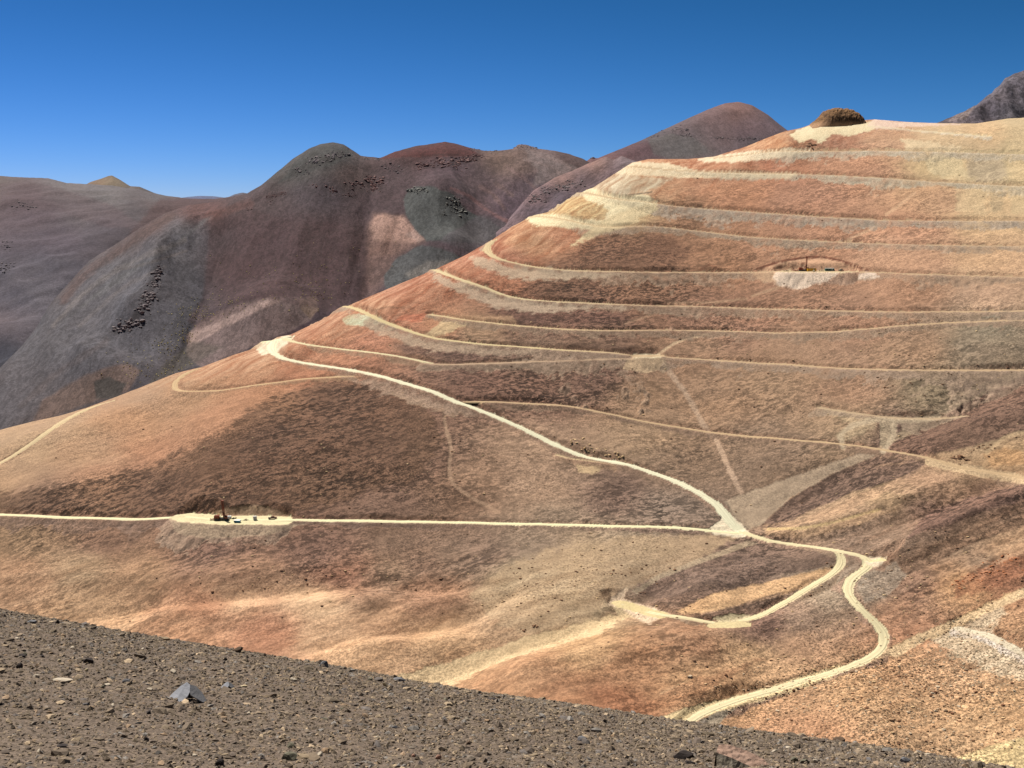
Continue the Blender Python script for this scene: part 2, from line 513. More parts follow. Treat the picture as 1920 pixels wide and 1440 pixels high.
# roads: points, half width (m), fill slope, cut slope, colour (as seen), strength of fill paint, ribbon
CREAM = (240, 224, 176)
ROADS = [
    # name, pts, half width, fill, cut, surface colour, fill colour, build ribbon
    ('haul_road', [(546, 631), (520, 636), (503, 642), (500, 654), (515, 667), (560, 679), (620, 688), (690, 699), (750, 716), (815, 735), (850, 753), (900, 770), (950, 790), (1010, 818), (1070, 847), (1110, 857), (1160, 866), (1230, 888), (1300, 918), (1345, 945), (1362, 970), (1385, 993)], 3.4, .72, 1.1, (250, 238, 200), (176, 140, 108), 1),
    ('rig_road', [(-300, 955), (0, 965), (120, 970), (250, 974), (320, 971), (350, 968), (380, 973), (440, 975), (520, 975), (700, 977), (900, 981), (1100, 985), (1290, 991), (1350, 998), (1400, 1002)], 2.6, .75, 1.1, (246, 232, 184), (158, 126, 100), 1),
    ('lower_road', [(1385, 996), (1430, 1010), (1480, 1020), (1560, 1031), (1620, 1043), (1640, 1052), (1625, 1068), (1595, 1082), (1582, 1100), (1592, 1122), (1630, 1155), (1655, 1180), (1664, 1200), (1652, 1222), (1612, 1244), (1570, 1257), (1535, 1268), (1480, 1284), (1400, 1306), (1340, 1326), (1300, 1345), (1270, 1372)], 2.6, .7, 1.0, (238, 218, 172), (176, 140, 110), 1),
    ('side_road', [(1572, 1036), (1585, 1050), (1570, 1070), (1500, 1112), (1440, 1148), (1390, 1166), (1350, 1170), (1290, 1160), (1225, 1150), (1165, 1134)], 2.2, .7, 1.0, (244, 222, 174), (186, 154, 118), 1),
    ('bench_track', [(528, 634), (560, 644), (620, 652), (720, 664), (770, 673), (815, 683)], 2.4, .66, 1.0, (236, 216, 170), (178, 140, 105), 1),
    ('bench_track', [(800, 684), (860, 683), (1000, 678), (1100, 674), (1200, 671)], 3.0, .64,1.8, (190, 158, 126), (176, 146, 114), 0),
    ('bench_track', [(650, 571), (680, 583), (705, 598), (745, 613), (795, 630), (840, 638), (900, 645), (980, 650), (1060, 657), (1140, 661), (1240, 669), (1360, 677), (1500, 685), (1570, 690), (1700, 694), (1940, 694), (2300, 700)], 3.2, .63,1.8, (226, 200, 150), (180, 150, 118), 1),
    ('bench_track', [(808, 589), (850, 597), (900, 603), (975, 611), (1100, 619), (1220, 619), (1330, 620), (1450, 624), (1560, 622), (1680, 612), (1800, 604), (1940, 600), (2300, 596)], 2.9, .64,1.8, (222, 192, 146), (176, 145, 112), 1),
    ('bench_track', [(815, 505), (835, 514), (860, 524), (900, 535), (925, 546), (950, 556), (1000, 563), (1100, 568), (1200, 572), (1350, 576), (1500, 581), (1700, 585), (1940, 583), (2300, 584)], 3.4, .71,1.8, (228, 202, 156), (184, 152, 118), 1),
    ('bench_track', [(928, 450), (908, 458), (900, 467), (912, 478), (950, 490), (1000, 500), (1050, 506), (1150, 509), (1300, 511), (1420, 510), (1560, 509), (1640, 511), (1780, 516), (1940, 520), (2300, 525)], 3.6, .71,1.8, (226, 198, 152), (188, 155, 120), 1),
    ('bench_track', [(1002, 405), (1050, 409), (1090, 419), (1140, 427), (1190, 424), (1225, 424), (1300, 432), (1400, 444), (1500, 450), (1620, 456), (1760, 460), (1940, 462), (2300, 464)], 3.6, .71,1.8, (222, 190, 146), (188, 160, 126), 1),
    ('bench_track', [(1090, 358), (1120, 366), (1160, 374), (1215, 379), (1250, 385), (1330, 392), (1440, 400), (1560, 408), (1700, 414), (1940, 414), (2300, 412)], 4.2, .71,1.8, (222, 194, 152), (196, 172, 140), 1),
    ('bench_track', [(1186, 312), (1230, 317), (1300, 322), (1400, 325), (1520, 327), (1640, 333), (1760, 341), (1940, 350), (2300, 358)], 4.6, .71,1.8, (222, 196, 154), (212, 190, 152), 1),
    ('bench_track', [(1345, 296), (1400, 290), (1450, 284), (1540, 284), (1640, 283), (1760, 285), (1940, 290), (2300, 296)], 4.6, .71,1.8, (226, 202, 160), (218, 196, 158), 1),
    ('bench_track', [(1500, 244), (1540, 238), (1600, 236), (1660, 240), (1720, 245), (1780, 250), (1850, 256)], 3.5, .62, 1.0, (236, 214, 176), (230, 210, 172), 0),
    ('bench_track', [(868, 753), (930, 754), (1000, 757), (1060, 761), (1120, 771), (1200, 789), (1300, 806), (1400, 818), (1500, 826), (1600, 835), (1680, 848), (1740, 858), (1790, 874), (1880, 890), (1960, 905), (2100, 930)], 2.3, .7, 1.0, (206, 172, 132), (160, 128, 98), 1),
    ('bench_track', [(-200, 960), (0, 868), (50, 838), (110, 795), (150, 773), (190, 757), (210, 752)], 2.4, .7, .9, (232, 202, 156), (185, 145, 108), 1),
    ('bench_track', [(372, 691), (340, 702), (322, 718), (318, 732), (400, 733), (500, 719), (600, 708), (680, 704)], 2.0, .7, .9, (216, 180, 136), (188, 146, 106), 1),
    ('bench_track', [(1538, 765), (1590, 773), (1650, 781), (1740, 786), (1810, 780)], 2.6, .66, 1.0, (192, 162, 128), (182, 154, 120), 0),
    ('bench_track', [(1045, 853), (1065, 859), (1100, 863), (1150, 869)], 2.2, .75, .8, (222, 190, 146), (190, 150, 112), 0),
    ('bench_track', [(1800, 1180), (1850, 1190), (1900, 1215), (1960, 1250), (2100, 1320)], 3.0, .6, .8, (236, 216, 184), (225, 205, 175), 0),
]
PADS = [  # level working pads
    ([(352, 969), (372, 974), (440, 977), (520, 976)], 9.5, .80, 1.3, (240, 222, 174), (192, 158, 124)),
    ([(1474, 508), (1500, 508), (1570, 508), (1584, 509)], 10.5, .85, 1.6, (226, 200, 156), (204, 164, 128)),
    ([(1165, 1132), (1190, 1142), (1235, 1150)], 5.0, .7, .9, (228, 202, 148), (222, 192, 140)),
    ([(1196, 668), (1232, 668)], 6.0, .75, 1.0, (212, 184, 142), (196, 166, 128)),
    ([(1340, 1172), (1390, 1170)], 4.5, .7, .9, (226, 202, 152), (200, 170, 128)),
    ([(1636, 1049), (1650, 1049)], 3.0, .7, .9, (236, 212, 160), (190, 150, 115)),
    ([(505, 640), (535, 634)], 6.0, .7, .9, (246, 232, 186), (225, 200, 155)),
]
# tread of light colour relief before the benches are cut
rel = fbm(X / 17, Y / 13, 4, 31, .6)
stk = fbm((X * .9 + Y * .45) / 22, (Y * .9 - X * .45) / 7, 3, 47, .6)
Z += (rel * 0.85 + stk * 0.45) * (0.25 + 0.75 * crfade) * np.where(PX0 > 1350, 1.15, 1.0)

wfill = np.zeros_like(Z); wcut = np.zeros_like(Z); wroad = np.zeros_like(Z)
cfill = np.zeros(Z.shape + (3,)); croad = np.zeros(Z.shape + (3,))
edge_n = fbm(X / 6, Y / 6, 3, 77)
edge_b = fbm(X / 23, Y / 23, 2, 79)
def carve(pts, hw, fill, cut, rc, fc, R=60.0, closed=False, paint_only=False):
    w = spline(pts, 9)
    P = np.array([cast(*q) for q in w])
    # smooth the profile
    for _ in range(6):
        P[1:-1] = 0.25 * P[:-2] + 0.5 * P[1:-1] + 0.25 * P[2:]
    amin = (P[:, 0] / P[:, 1]).min() - R / P[:, 1].min(); amax = (P[:, 0] / P[:, 1]).max() + R / P[:, 1].min()
    c0 = int(np.searchsorted(a, amin)); c1 = int(np.searchsorted(a, amax))
    D = np.full((c1 - c0, NRT), 1e9); ZR = np.zeros((c1 - c0, NRT))
    Xs = X[c0:c1]; Ys = Y[c0:c1]
    for i in range(len(P) - 1):
        p, q = P[i], P[i + 1]
        s0 = int(np.searchsorted(a[c0:c1], min(p[0] / p[1], q[0] / q[1]) - R / p[1])); s1 = int(np.searchsorted(a[c0:c1], max(p[0] / p[1], q[0] / q[1]) + R / p[1]))
        xx = Xs[s0:s1]; yy = Ys[s0:s1]
        msk = (yy > min(p[1], q[1]) - R) & (yy < max(p[1], q[1]) + R)
        xx = xx[msk]; yy = yy[msk]
        e = q - p; L = e[0] ** 2 + e[1] ** 2 + 1e-9
        tt = np.clip(((xx - p[0]) * e[0] + (yy - p[1]) * e[1]) / L, 0, 1)
        d = np.hypot(xx - p[0] - e[0] * tt, yy - p[1] - e[1] * tt); zr = p[2] + e[2] * tt
        sub = D[s0:s1][msk]; subz = ZR[s0:s1][msk]
        up = d < sub
        sub[up] = d[up]; subz[up] = zr[up]
        D[s0:s1][msk] = sub; ZR[s0:s1][msk] = subz
    z = Z[c0:c1]; en = edge_n[c0:c1]; eb = edge_b[c0:c1]
    ok = D < R
    dd = np.maximum(D - hw * (1 + .25 * eb) - 1.0, 0)
    lo = ZR - fill * dd * (1 + .22 * en + .30 * eb) - 0.25 * np.abs(en) * np.minimum(dd, 3); hi = ZR + cut * dd * (1 + .15 * en) + .5 * en * np.minimum(dd, 2)
    newz = np.clip(z, lo, hi)
    fm = ok & (newz > z + 0.12); cm = ok & (newz < z - 0.12); rm = D < hw * (1.02 + .35 * en + .3 * eb) + .1
    z[ok] = newz[ok]
    f = wfill[c0:c1]; cfl = cfill[c0:c1]; amt = sstep(.05, .6, (newz - lo * 0 - z) + 1)  # full where filled
    f[fm] = 1; cfl[fm] = lin(fc)
    wc = wcut[c0:c1]; wc[fm] = 0; wc[cm] = 1; f[cm & ~fm] *= 0.0
    wr = wroad[c0:c1]; cr = croad[c0:c1]
    rr = rm & ok
    wr[fm | cm] *= np.where(rr[fm | cm], 1, 0.0)
    wr[rr] = 1
    fd = (sstep(930, 1250, PX0[c0:c1][rr]) if rc[0] > 206 and hw > 2.25 and rc[0] < 236 and pts[0][0] < 1400 and pts[0][1] < 700 else np.zeros(rr.sum()))[:, None]
    cr[rr] = lin(rc) * (1 - fd) + lin((204, 170, 132)) * fd
    return P
road_paths = []
order = sorted(range(len(ROADS)), key=lambda i: ROADS[i][2])
for i in order:
    nm, pts, hw, fill, cut, rc, fc, rib = ROADS[i]
    P = carve(pts, hw, fill, cut, rc, fc)
    road_paths.append((nm, P, hw, rc, rib))

for k in [len(PADS) - 1] + list(range(len(PADS) - 1)):
    carve(*PADS[k])

# slight roughness on the loose fill
lo_n = fbm(X / 3.2, Y / 3.2, 2, 5)
Z += lo_n * 0.18 * (wfill + wcut) * (1 - wroad)
PYf = py_of(Z / Y); PXf = px_of(a[:, None], PYf)

# ---------------- colours of the minerals (as they look in the sunlight; divided by the light later)
C_PTS = [
 (-250, 900, (190, 148, 112)), (20, 900, (190, 148, 112)), (150, 850, (190, 146, 110)), (60, 830, (186, 148, 112)), (100, 800, (184, 146, 112)), (250, 790, (190, 140, 102)), (350, 745, (184, 138, 102)), (250, 745, (178, 138, 106)), (450, 690, (190, 138, 102)),
 (620, 610, (188, 132, 98)), (420, 780, (188, 132, 96)), (500, 740, (184, 128, 92)), (560, 700, (182, 118, 84)), (300, 850, (186, 132, 98)), (180, 890, (178, 130, 98)), (600, 640, (188, 122, 86)), (480, 670, (194, 142, 106)),
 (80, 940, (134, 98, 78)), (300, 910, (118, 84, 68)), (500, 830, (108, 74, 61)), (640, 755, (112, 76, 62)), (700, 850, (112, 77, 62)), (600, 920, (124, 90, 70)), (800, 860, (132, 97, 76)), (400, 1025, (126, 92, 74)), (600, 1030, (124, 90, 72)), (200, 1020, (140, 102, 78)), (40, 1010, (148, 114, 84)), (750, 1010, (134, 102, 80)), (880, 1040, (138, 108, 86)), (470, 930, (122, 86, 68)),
 (900, 900, (162, 124, 96)), (1000, 920, (180, 142, 112)), (1150, 930, (128, 98, 80)), (1250, 960, (142, 116, 96)), (1000, 840, (180, 142, 112)), (1300, 870, (140, 110, 86)), (1200, 820, (176, 140, 108)), (1000, 725, (130, 94, 75)), (1120, 710, (124, 90, 72)), (900, 710, (124, 88, 70)), (1200, 745, (172, 132, 100)), (1350, 750, (164, 126, 96)), (1450, 850, (142, 112, 88)), (1450, 720, (162, 126, 96)), (1600, 730, (165, 125, 96)), (1750, 735, (146, 122, 94)), (850, 930, (140, 104, 80)), (720, 950, (132, 98, 78)), (1050, 970, (150, 122, 98)),
 (1850, 660, (150, 124, 98)), (1700, 650, (166, 128, 98)), (1850, 620, (150, 130, 104)), (700, 645, (184, 120, 88)), (780, 650, (150, 110, 85)), (750, 545, (184, 114, 80)), (870, 515, (186, 112, 76)), (690, 570, (192, 134, 98)), (950, 525, (172, 110, 78)), (1000, 450, (198, 134, 92)), (1050, 440, (192, 118, 80)), (930, 490, (186, 108, 74)),
 (1150, 465, (132, 92, 68)), (1050, 535, (124, 88, 66)), (1230, 460, (146, 102, 76)), (1200, 540, (146, 104, 78)), (1000, 590, (118, 82, 66)), (1100, 595, (126, 88, 70)), (1350, 480, (168, 120, 88)), (1300, 405, (156, 112, 82)), (1500, 370, (184, 132, 102)), (1400, 350, (188, 128, 92)), (1600, 310, (196, 142, 108)), (1450, 308, (184, 118, 86)), (1300, 308, (196, 124, 84)), (1230, 310, (198, 126, 84)),
 (1200, 340, (214, 176, 136)), (1150, 345, (206, 172, 138)), (1260, 345, (206, 142, 100)), (1330, 350, (192, 128, 90)), (1100, 390, (214, 170, 116)), (1050, 385, (206, 160, 106)), (1180, 400, (220, 184, 134)),
 (1750, 370, (200, 152, 114)), (1850, 390, (222, 182, 136)), (1850, 320, (200, 174, 134)), (1770, 315, (216, 182, 134)), (1650, 260, (204, 156, 120)), (1850, 250, (216, 176, 132)), (1900, 300, (214, 182, 136)), (1570, 262, (178, 122, 92)), (1500, 262, (160, 112, 82)), (1450, 265, (206, 138, 92)), (1780, 262, (218, 182, 140)), (1900, 235, (208, 178, 136)),
 (1700, 480, (198, 150, 116)), (1850, 490, (208, 164, 124)), (1850, 550, (196, 154, 122)), (1500, 560, (160, 116, 88)), (1700, 550, (182, 134, 102)), (1400, 600, (156, 112, 86)), (1600, 600, (168, 124, 96)), (1450, 480, (182, 132, 100)), (1550, 430, (186, 134, 102)), (1700, 430, (198, 144, 110)),
 (1300, 600, (150, 108, 84)), (1300, 650, (166, 126, 96)), (1500, 650, (172, 132, 102)), (900, 625, (162, 126, 96)), (850, 665, (126, 92, 74)), (1000, 665, (136, 106, 84)), (820, 610, (186, 128, 92)), (760, 600, (188, 120, 86)), (1100, 640, (134, 100, 78)),
 (40, 1075, (178, 134, 100)), (250, 1080, (174, 132, 98)), (150, 1060, (172, 136, 102)), (450, 1075, (160, 118, 90)), (200, 1150, (214, 166, 124)), (330, 1170, (196, 142, 104)), (450, 1115, (220, 172, 132)), (380, 1135, (186, 132, 98)), (600, 1128, (230, 182, 138)), (600, 1190, (228, 178, 136)), (500, 1190, (190, 130, 96)), (800, 1120, (178, 130, 98)), (740, 1070, (148, 114, 88)), (720, 1170, (196, 148, 110)), (640, 1080, (160, 112, 86)), (780, 1060, (140, 106, 84)),
 (900, 1040, (136, 106, 86)), (980, 1080, (172, 146, 112)), (1100, 1050, (190, 156, 120)), (950, 1150, (190, 150, 114)), (830, 1200, (214, 164, 120)), (680, 1225, (218, 166, 122)), (1200, 1030, (166, 140, 112)), (1000, 1020, (150, 122, 98)), (1080, 1130, (164, 138, 106)),
 (1350, 1060, (126, 98, 80)), (1250, 1085, (130, 100, 82)), (1100, 1210, (200, 154, 110)), (1000, 1265, (194, 142, 102)), (1200, 1250, (184, 132, 94)), (1300, 1215, (176, 128, 94)), (1150, 1310, (170, 112, 78)), (1050, 1300, (184, 128, 90)), (1300, 1270, (202, 150, 106)), (1400, 1225, (202, 158, 116)), (1500, 1160, (158, 126, 102)), (1430, 1170, (132, 98, 80)), (1500, 1210, (184, 140, 106)), (1450, 1265, (214, 164, 120)), (1350, 1300, (202, 148, 104)),
 (1600, 1290, (196, 150, 108)), (1500, 1320, (188, 142, 104)), (1500, 1360, (192, 140, 102)), (1700, 1330, (202, 156, 114)), (1850, 1350, (208, 162, 118)), (1750, 1270, (196, 150, 110)), (1700, 1240, (194, 146, 106)), (1900, 1190, (178, 134, 98)), (1800, 1100, (190, 142, 100)), (1720, 1100, (150, 112, 88)), (1680, 1150, (178, 130, 98)), (1700, 1190, (186, 132, 98)), (1620, 1110, (160, 134, 110)), (1560, 1110, (168, 142, 116)), (1880, 1080, (168, 116, 86)),
 (1600, 1000, (142, 112, 90)), (1750, 900, (178, 136, 104)), (1660, 925, (166, 132, 98)), (1740, 965, (140, 106, 86)), (1680, 1000, (150, 118, 94)), (1870, 930, (150, 112, 88)), (1880, 1020, (186, 144, 108)), (1820, 1040, (160, 126, 98)), (1870, 860, (182, 142, 102)), (1850, 830, (172, 140, 106)), (1780, 870, (176, 140, 104)), (1560, 960, (180, 142, 108)),
 (1700, 820, (120, 90, 76)), (1850, 770, (124, 94, 78)), (1600, 800, (160, 128, 98)), (2200, 800, (150, 120, 95)), (2200, 1200, (190, 145, 110)), (2200, 400, (200, 160, 120))]
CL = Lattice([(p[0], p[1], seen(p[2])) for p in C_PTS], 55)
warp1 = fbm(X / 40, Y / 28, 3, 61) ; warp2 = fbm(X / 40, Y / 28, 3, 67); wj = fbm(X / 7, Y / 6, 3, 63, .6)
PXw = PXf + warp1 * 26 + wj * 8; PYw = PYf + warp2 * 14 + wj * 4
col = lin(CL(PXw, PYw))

# areas with an edge of their own
LATE = []
SMO = np.zeros_like(Z)
def area(poly, c, soft=6, amt=1.0, ragged=6, streak=0.0, late=True):
    global col
    if late and sum(c) > 560: LATE.append((poly, c, soft, amt * .85, ragged, streak))
    poly = np.array(poly, float)
    x0, y0 = poly.min(0) - 40; x1, y1 = poly.max(0) + 40
    mk = (PXf > x0) & (PXf < x1) & (PYf > y0) & (PYf < y1)
    if not mk.any(): return
    sdv = poly_sd(PXf[mk], PYf[mk], poly) + wj[mk] * ragged + warp1[mk] * ragged * .35 + stk[mk] * streak * .5
    w = (sstep(-soft * .4, soft * .4, sdv) * amt)[:, None]
    c = np.asarray(c, float)
    if c.sum() > 600: c = c + np.array([6, -3, 8])
    if not late: SMO[mk] = np.maximum(SMO[mk], w[:, 0])
    col[mk] = col[mk] * (1 - w) + lin(seen(c)) * w

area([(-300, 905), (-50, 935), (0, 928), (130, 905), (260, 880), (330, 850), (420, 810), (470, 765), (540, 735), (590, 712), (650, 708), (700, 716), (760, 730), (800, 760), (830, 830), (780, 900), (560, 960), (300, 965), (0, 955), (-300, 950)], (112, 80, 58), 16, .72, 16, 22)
area([(1645, 850), (1690, 820), (1780, 770), (1850, 738), (1920, 716), (2100, 660), (2100, 800), (1920, 806), (1860, 826), (1790, 845), (1710, 856)], (120, 88, 70), 4, .92, 5, 6)
area([(1850, 712), (1880, 706), (2100, 690), (2100, 720), (1920, 716), (1840, 745), (1790, 770), (1820, 740)], (112, 80, 70), 3, .7, 3)
area([(1425, 987), (1480, 935), (1560, 886), (1640, 856), (1700, 862), (1740, 868), (1700, 895), (1600, 922), (1500, 965), (1460, 990)], (116, 88, 72), 4, .95, 5, 5)
area([(1372, 965), (1360, 940), (1450, 908), (1560, 872), (1610, 852), (1642, 853), (1560, 888), (1480, 934), (1425, 985), (1400, 992)], (174, 148, 120), 5, .9, 5)
area([(1640, 845), (1690, 805), (1780, 750), (1850, 714), (1930, 690), (1930, 700), (1800, 762), (1700, 818)], (168, 142, 112), 6, .8, 5)
area([(1268, 1146), (1340, 1112), (1450, 1088), (1565, 1062), (1545, 1080), (1500, 1104), (1430, 1126), (1350, 1146), (1290, 1152)], (234, 172, 118), 4, .95, 4, 3)
area([(1290, 1158), (1360, 1140), (1400, 1128), (1470, 1108), (1440, 1140), (1380, 1162), (1330, 1166)], (132, 102, 82), 4, .8, 4)
area([(720, 1275), (900, 1222), (1000, 1192), (1120, 1163), (1185, 1150), (1120, 1190), (960, 1232), (850, 1285)], (234, 196, 146), 6, .9, 10, 8)
area([(880, 1112), (940, 1068), (1010, 1035), (1200, 1002), (1380, 1004), (1300, 1058), (1160, 1108), (1100, 1160), (1000, 1192), (920, 1160)], (188, 154, 118), 12, .8, 12)
area([(1190, 1112), (1240, 1082), (1330, 1048), (1410, 1018), (1530, 1034), (1572, 1050), (1535, 1064), (1400, 1090), (1300, 1115), (1240, 1122)], (126, 98, 81), 4, .9, 4, 6)
area([(1185, 1108), (1240, 1074), (1320, 1044), (1400, 1014), (1420, 1018), (1330, 1050), (1240, 1084), (1195, 1114)], (184, 156, 124), 2, .8, 2)
area([(1430, 990), (1520, 985), (1640, 955), (1690, 955), (1600, 985), (1500, 1010), (1440, 1003)], (198, 156, 118), 5, .8, 6, 5)
area([(1430, 985), (1500, 975), (1640, 915), (1700, 890), (1640, 935), (1560, 970), (1500, 985)], (192, 150, 114), 4, .7, 5)
area([(1560, 880), (1700, 866), (1780, 880), (1800, 915), (1700, 930), (1640, 915), (1700, 890), (1740, 868)], (180, 140, 108), 6, .5, 6)
area([(1740, 960), (1800, 940), (1920, 905), (2100, 870), (2100, 910), (1920, 935), (1800, 975), (1700, 1010)], (118, 86, 72), 5, .75, 6, 10)
area([(1660, 1046), (1700, 1040), (1830, 988), (1930, 940), (2100, 900), (2100, 940), (1920, 985), (1800, 1030), (1700, 1080), (1640, 1120), (1625, 1095)], (136, 102, 78), 5, .8, 5, 10)  # brown slope, shade below the ridge edge painted in
area([(1600, 1080), (1680, 1055), (1700, 1080), (1660, 1120), (1620, 1130)], (162, 140, 118), 6, .7, 6)
area([(1790, 1090), (1850, 1060), (1920, 1040), (1930, 1070), (1850, 1110), (1790, 1120)], (156, 98, 68), 8, .6, 10, 8)
area([(1740, 1200), (1780, 1180), (1830, 1150), (1870, 1128), (1885, 1150), (1850, 1180), (1870, 1205), (1930, 1235), (2000, 1280), (1960, 1290), (1850, 1255), (1790, 1225)], (218, 190, 154), 12, .75, 18, late=False)
area([(1300, 1330), (1450, 1296), (1610, 1248), (1660, 1215), (1780, 1165), (1900, 1110), (2100, 1040), (2100, 1060), (1900, 1125), (1790, 1180), (1660, 1232), (1560, 1272), (1440, 1312), (1320, 1350), (1240, 1352)], (226, 186, 132), 5, .75, 6)
area([(1780, 1430), (1850, 1400), (1930, 1380), (2100, 1350), (2100, 1700), (1600, 1700)], (228, 194, 138), 4, .95, 5)
# cream and yellow ground at the ridge noses
area([(1085, 356), (1112, 352), (1150, 366), (1215, 368), (1234, 378), (1228, 396), (1180, 412), (1130, 432), (1060, 428), (1000, 422), (985, 410), (1005, 402), (1045, 402), (1085, 412), (1130, 412), (1142, 396), (1130, 386), (1100, 376)], (242, 224, 164), 4, .9, 5, 4)
area([(1130, 412), (1200, 385), (1230, 380), (1235, 392), (1170, 425), (1110, 446), (1070, 460), (1110, 430)], (232, 200, 150), 5, .8, 6, 8)
area([(1110, 354), (1160, 322), (1200, 330), (1260, 336), (1230, 352), (1180, 366), (1130, 362)], (206, 178, 144), 5, .75, 6, 10)
area([(1150, 325), (1188, 304), (1250, 306), (1300, 318), (1500, 326), (1480, 334), (1280, 333), (1190, 328)], (232, 212, 158), 4, .8, 4)
area([(1310, 298), (1345, 292), (1400, 284), (1470, 278), (1530, 280), (1480, 294), (1380, 304), (1320, 304)], (240, 220, 168), 3, .9, 4)
area([(1480, 252), (1515, 235), (1530, 230), (1640, 228), (1640, 240), (1625, 248), (1590, 256), (1560, 252), (1540, 268), (1520, 258), (1500, 268)], (232, 206, 160), 3, .9, 4, 4)
area([(1625, 236), (1640, 222), (1665, 226), (1760, 231), (1800, 234), (1760, 236), (1700, 238), (1650, 242)], (232, 204, 166), 3, .7, 4)
area([(1690, 262), (1760, 268), (1800, 276), (1790, 284), (1700, 278)], (236, 202, 156), 5, .7, 8, 6)
area([(1740, 294), (1800, 294), (1815, 330), (1770, 334), (1740, 320)], (228, 198, 150), 8, .6, 10)
area([(1810, 296), (1880, 292), (1890, 335), (1840, 342), (1815, 330)], (186, 160, 130), 10, .6, 10)
area([(1860, 340), (1880, 345), (1880, 395), (1855, 398)], (190, 162, 124), 8, .6, 8)
area([(1790, 355), (1850, 355), (1850, 400), (1790, 400)], (222, 188, 142), 12, .6, 12)
area([(1885, 260), (1930, 255), (2100, 260), (2100, 400), (1895, 400)], (224, 190, 142), 8, .6, 8, late=False)
area([(1030, 500), (1060, 480), (1120, 440), (1190, 428), (1240, 440), (1300, 470), (1260, 505), (1120, 507)], (122, 84, 62), 10, .55, 12, 14)
area([(970, 552), (1000, 530), (1050, 515), (1160, 515), (1170, 545), (1060, 562)], (118, 82, 62), 8, .5, 10, 8)
area([(915, 574), (1050, 582), (1180, 588), (1180, 606), (1000, 604), (920, 590)], (112, 77, 62), 6, .6, 7, 8)
area([(740, 645), (860, 650), (980, 658), (1000, 672), (850, 672), (760, 662)], (114, 82, 68), 6, .6, 7, 8)
area([(640, 598), (665, 588), (715, 596), (735, 610), (690, 610), (650, 610)], (204, 190, 152), 3, .9, 4)
area([(795, 628), (830, 600), (880, 605), (850, 622), (812, 634)], (222, 190, 142), 4, .7, 5)
area([(800, 590), (960, 592), (970, 604), (830, 600)], (204, 158, 118), 4, .6, 5)
area([(760, 590), (800, 588), (790, 604), (740, 602)], (204, 110, 74), 4, .7, 5)
area([(480, 655), (500, 640), (540, 628), (550, 634), (520, 660), (490, 666)], (240, 222, 174), 4, .8, 4)
area([(1170, 672), (1230, 670), (1250, 680), (1210, 700), (1180, 692)], (196, 166, 128), 4, .8, 5, 5)
area([(1080, 870), (1140, 872), (1110, 890), (1085, 885)], (212, 176, 132), 3, .8, 5, 5)
area([(720, 735), (850, 755), (900, 775), (850, 780), (780, 762)], (170, 136, 106), 6, .6, 8, 8)
area([(1530, 762), (1590, 770), (1640, 785), (1640, 800), (1580, 830), (1565, 815), (1600, 795), (1560, 780)], (186, 158, 122), 6, .55, 8, 6)
area([(1650, 790), (1680, 785), (1670, 830), (1650, 840)], (190, 164, 130), 3, .7, 4)
area([(1420, 512), (1520, 511), (1560, 520), (1500, 540), (1460, 536), (1440, 524)], (222, 190, 148), 3, .6, 4, 4)
area([(1455, 514), (1570, 511), (1545, 526), (1500, 541), (1460, 536)], (232, 208, 164), 3, .8, 4, 4)
area([(1605, 514), (1640, 512), (1650, 520), (1610, 524)], (232, 208, 168), 2, .8, 4)
area([(318, 972), (345, 970), (400, 995), (540, 990), (560, 985), (500, 1003), (400, 1010), (330, 998)], (186, 152, 120), 3, .85, 4, 3)
area([(1840, 580), (1930, 583), (2100, 585), (2100, 600), (1930, 598), (1840, 596)], (136, 126, 108), 5, .6, 6)
area([(1800, 610), (1930, 615), (2100, 620), (2100, 680), (1900, 670), (1790, 660)], (140, 118, 96), 20, .3, 16, 10)
area([(1840, 850), (1880, 840), (1920, 850), (1920, 870), (1860, 872)], (196, 140, 92), 6, .7, 6)
area([(1380, 1250), (1440, 1230), (1330, 1290), (1290, 1320), (1180, 1335), (1260, 1290)], (160, 104, 72), 12, .4, 14, 12)

# old tracks, scraped but never cut
def stripe(pts, hw, c, amt=.7):
    global col
    sp_ = spline(pts, 12)
    x0, y0 = sp_.min(0) - 20; x1, y1 = sp_.max(0) + 20
    mk = (PXf > x0) & (PXf < x1) & (PYf > y0) & (PYf < y1)
    d = line_d(PXf[mk], PYf[mk], sp_) + wj[mk] * hw * .7
    w = (sstep(hw * 1.25, hw * .5, d) * amt)[:, None]
    SMO[mk] = np.maximum(SMO[mk], w[:, 0])
    col[mk] = col[mk] * (1 - w) + lin(seen(c)) * w
stripe([(1238, 672), (1262, 705), (1290, 745), (1318, 795), (1345, 830), (1365, 875), (1390, 925)], 5.5, (192, 156, 126), .95)
stripe([(833, 785), (838, 812), (846, 840), (842, 875), (848, 905), (880, 930), (935, 960)], 4, (178, 140, 110), .9)
stripe([(1330, 626), (1290, 634), (1262, 645), (1236, 664)], 3, (210, 174, 136), .9)
stripe([(1172, 606), (1215, 592), (1255, 577)], 2.5, (170, 132, 102), .6)
stripe([(1715, 362), (1690, 382), (1662, 402)], 3.5, (224, 176, 136), .8)
stripe([(1648, 424), (1618, 436), (1588, 450)], 3, (222, 176, 138), .7)
stripe([(1410, 555), (1470, 535), (1500, 525)], 3, (196, 156, 120), .5)
stripe([(1400, 560), (1330, 567), (1250, 568)], 2.5, (190, 152, 116), .5)
stripe([(1380, 1236), (1320, 1262), (1240, 1300)], 2.5, (206, 160, 118), .5)
stripe([(1440, 992), (1500, 990), (1560, 980), (1650, 955)], 3, (216, 178, 122), .7)
stripe([(1850, 850), (1880, 822), (1925, 808)], 4, (204, 168, 126), .7)

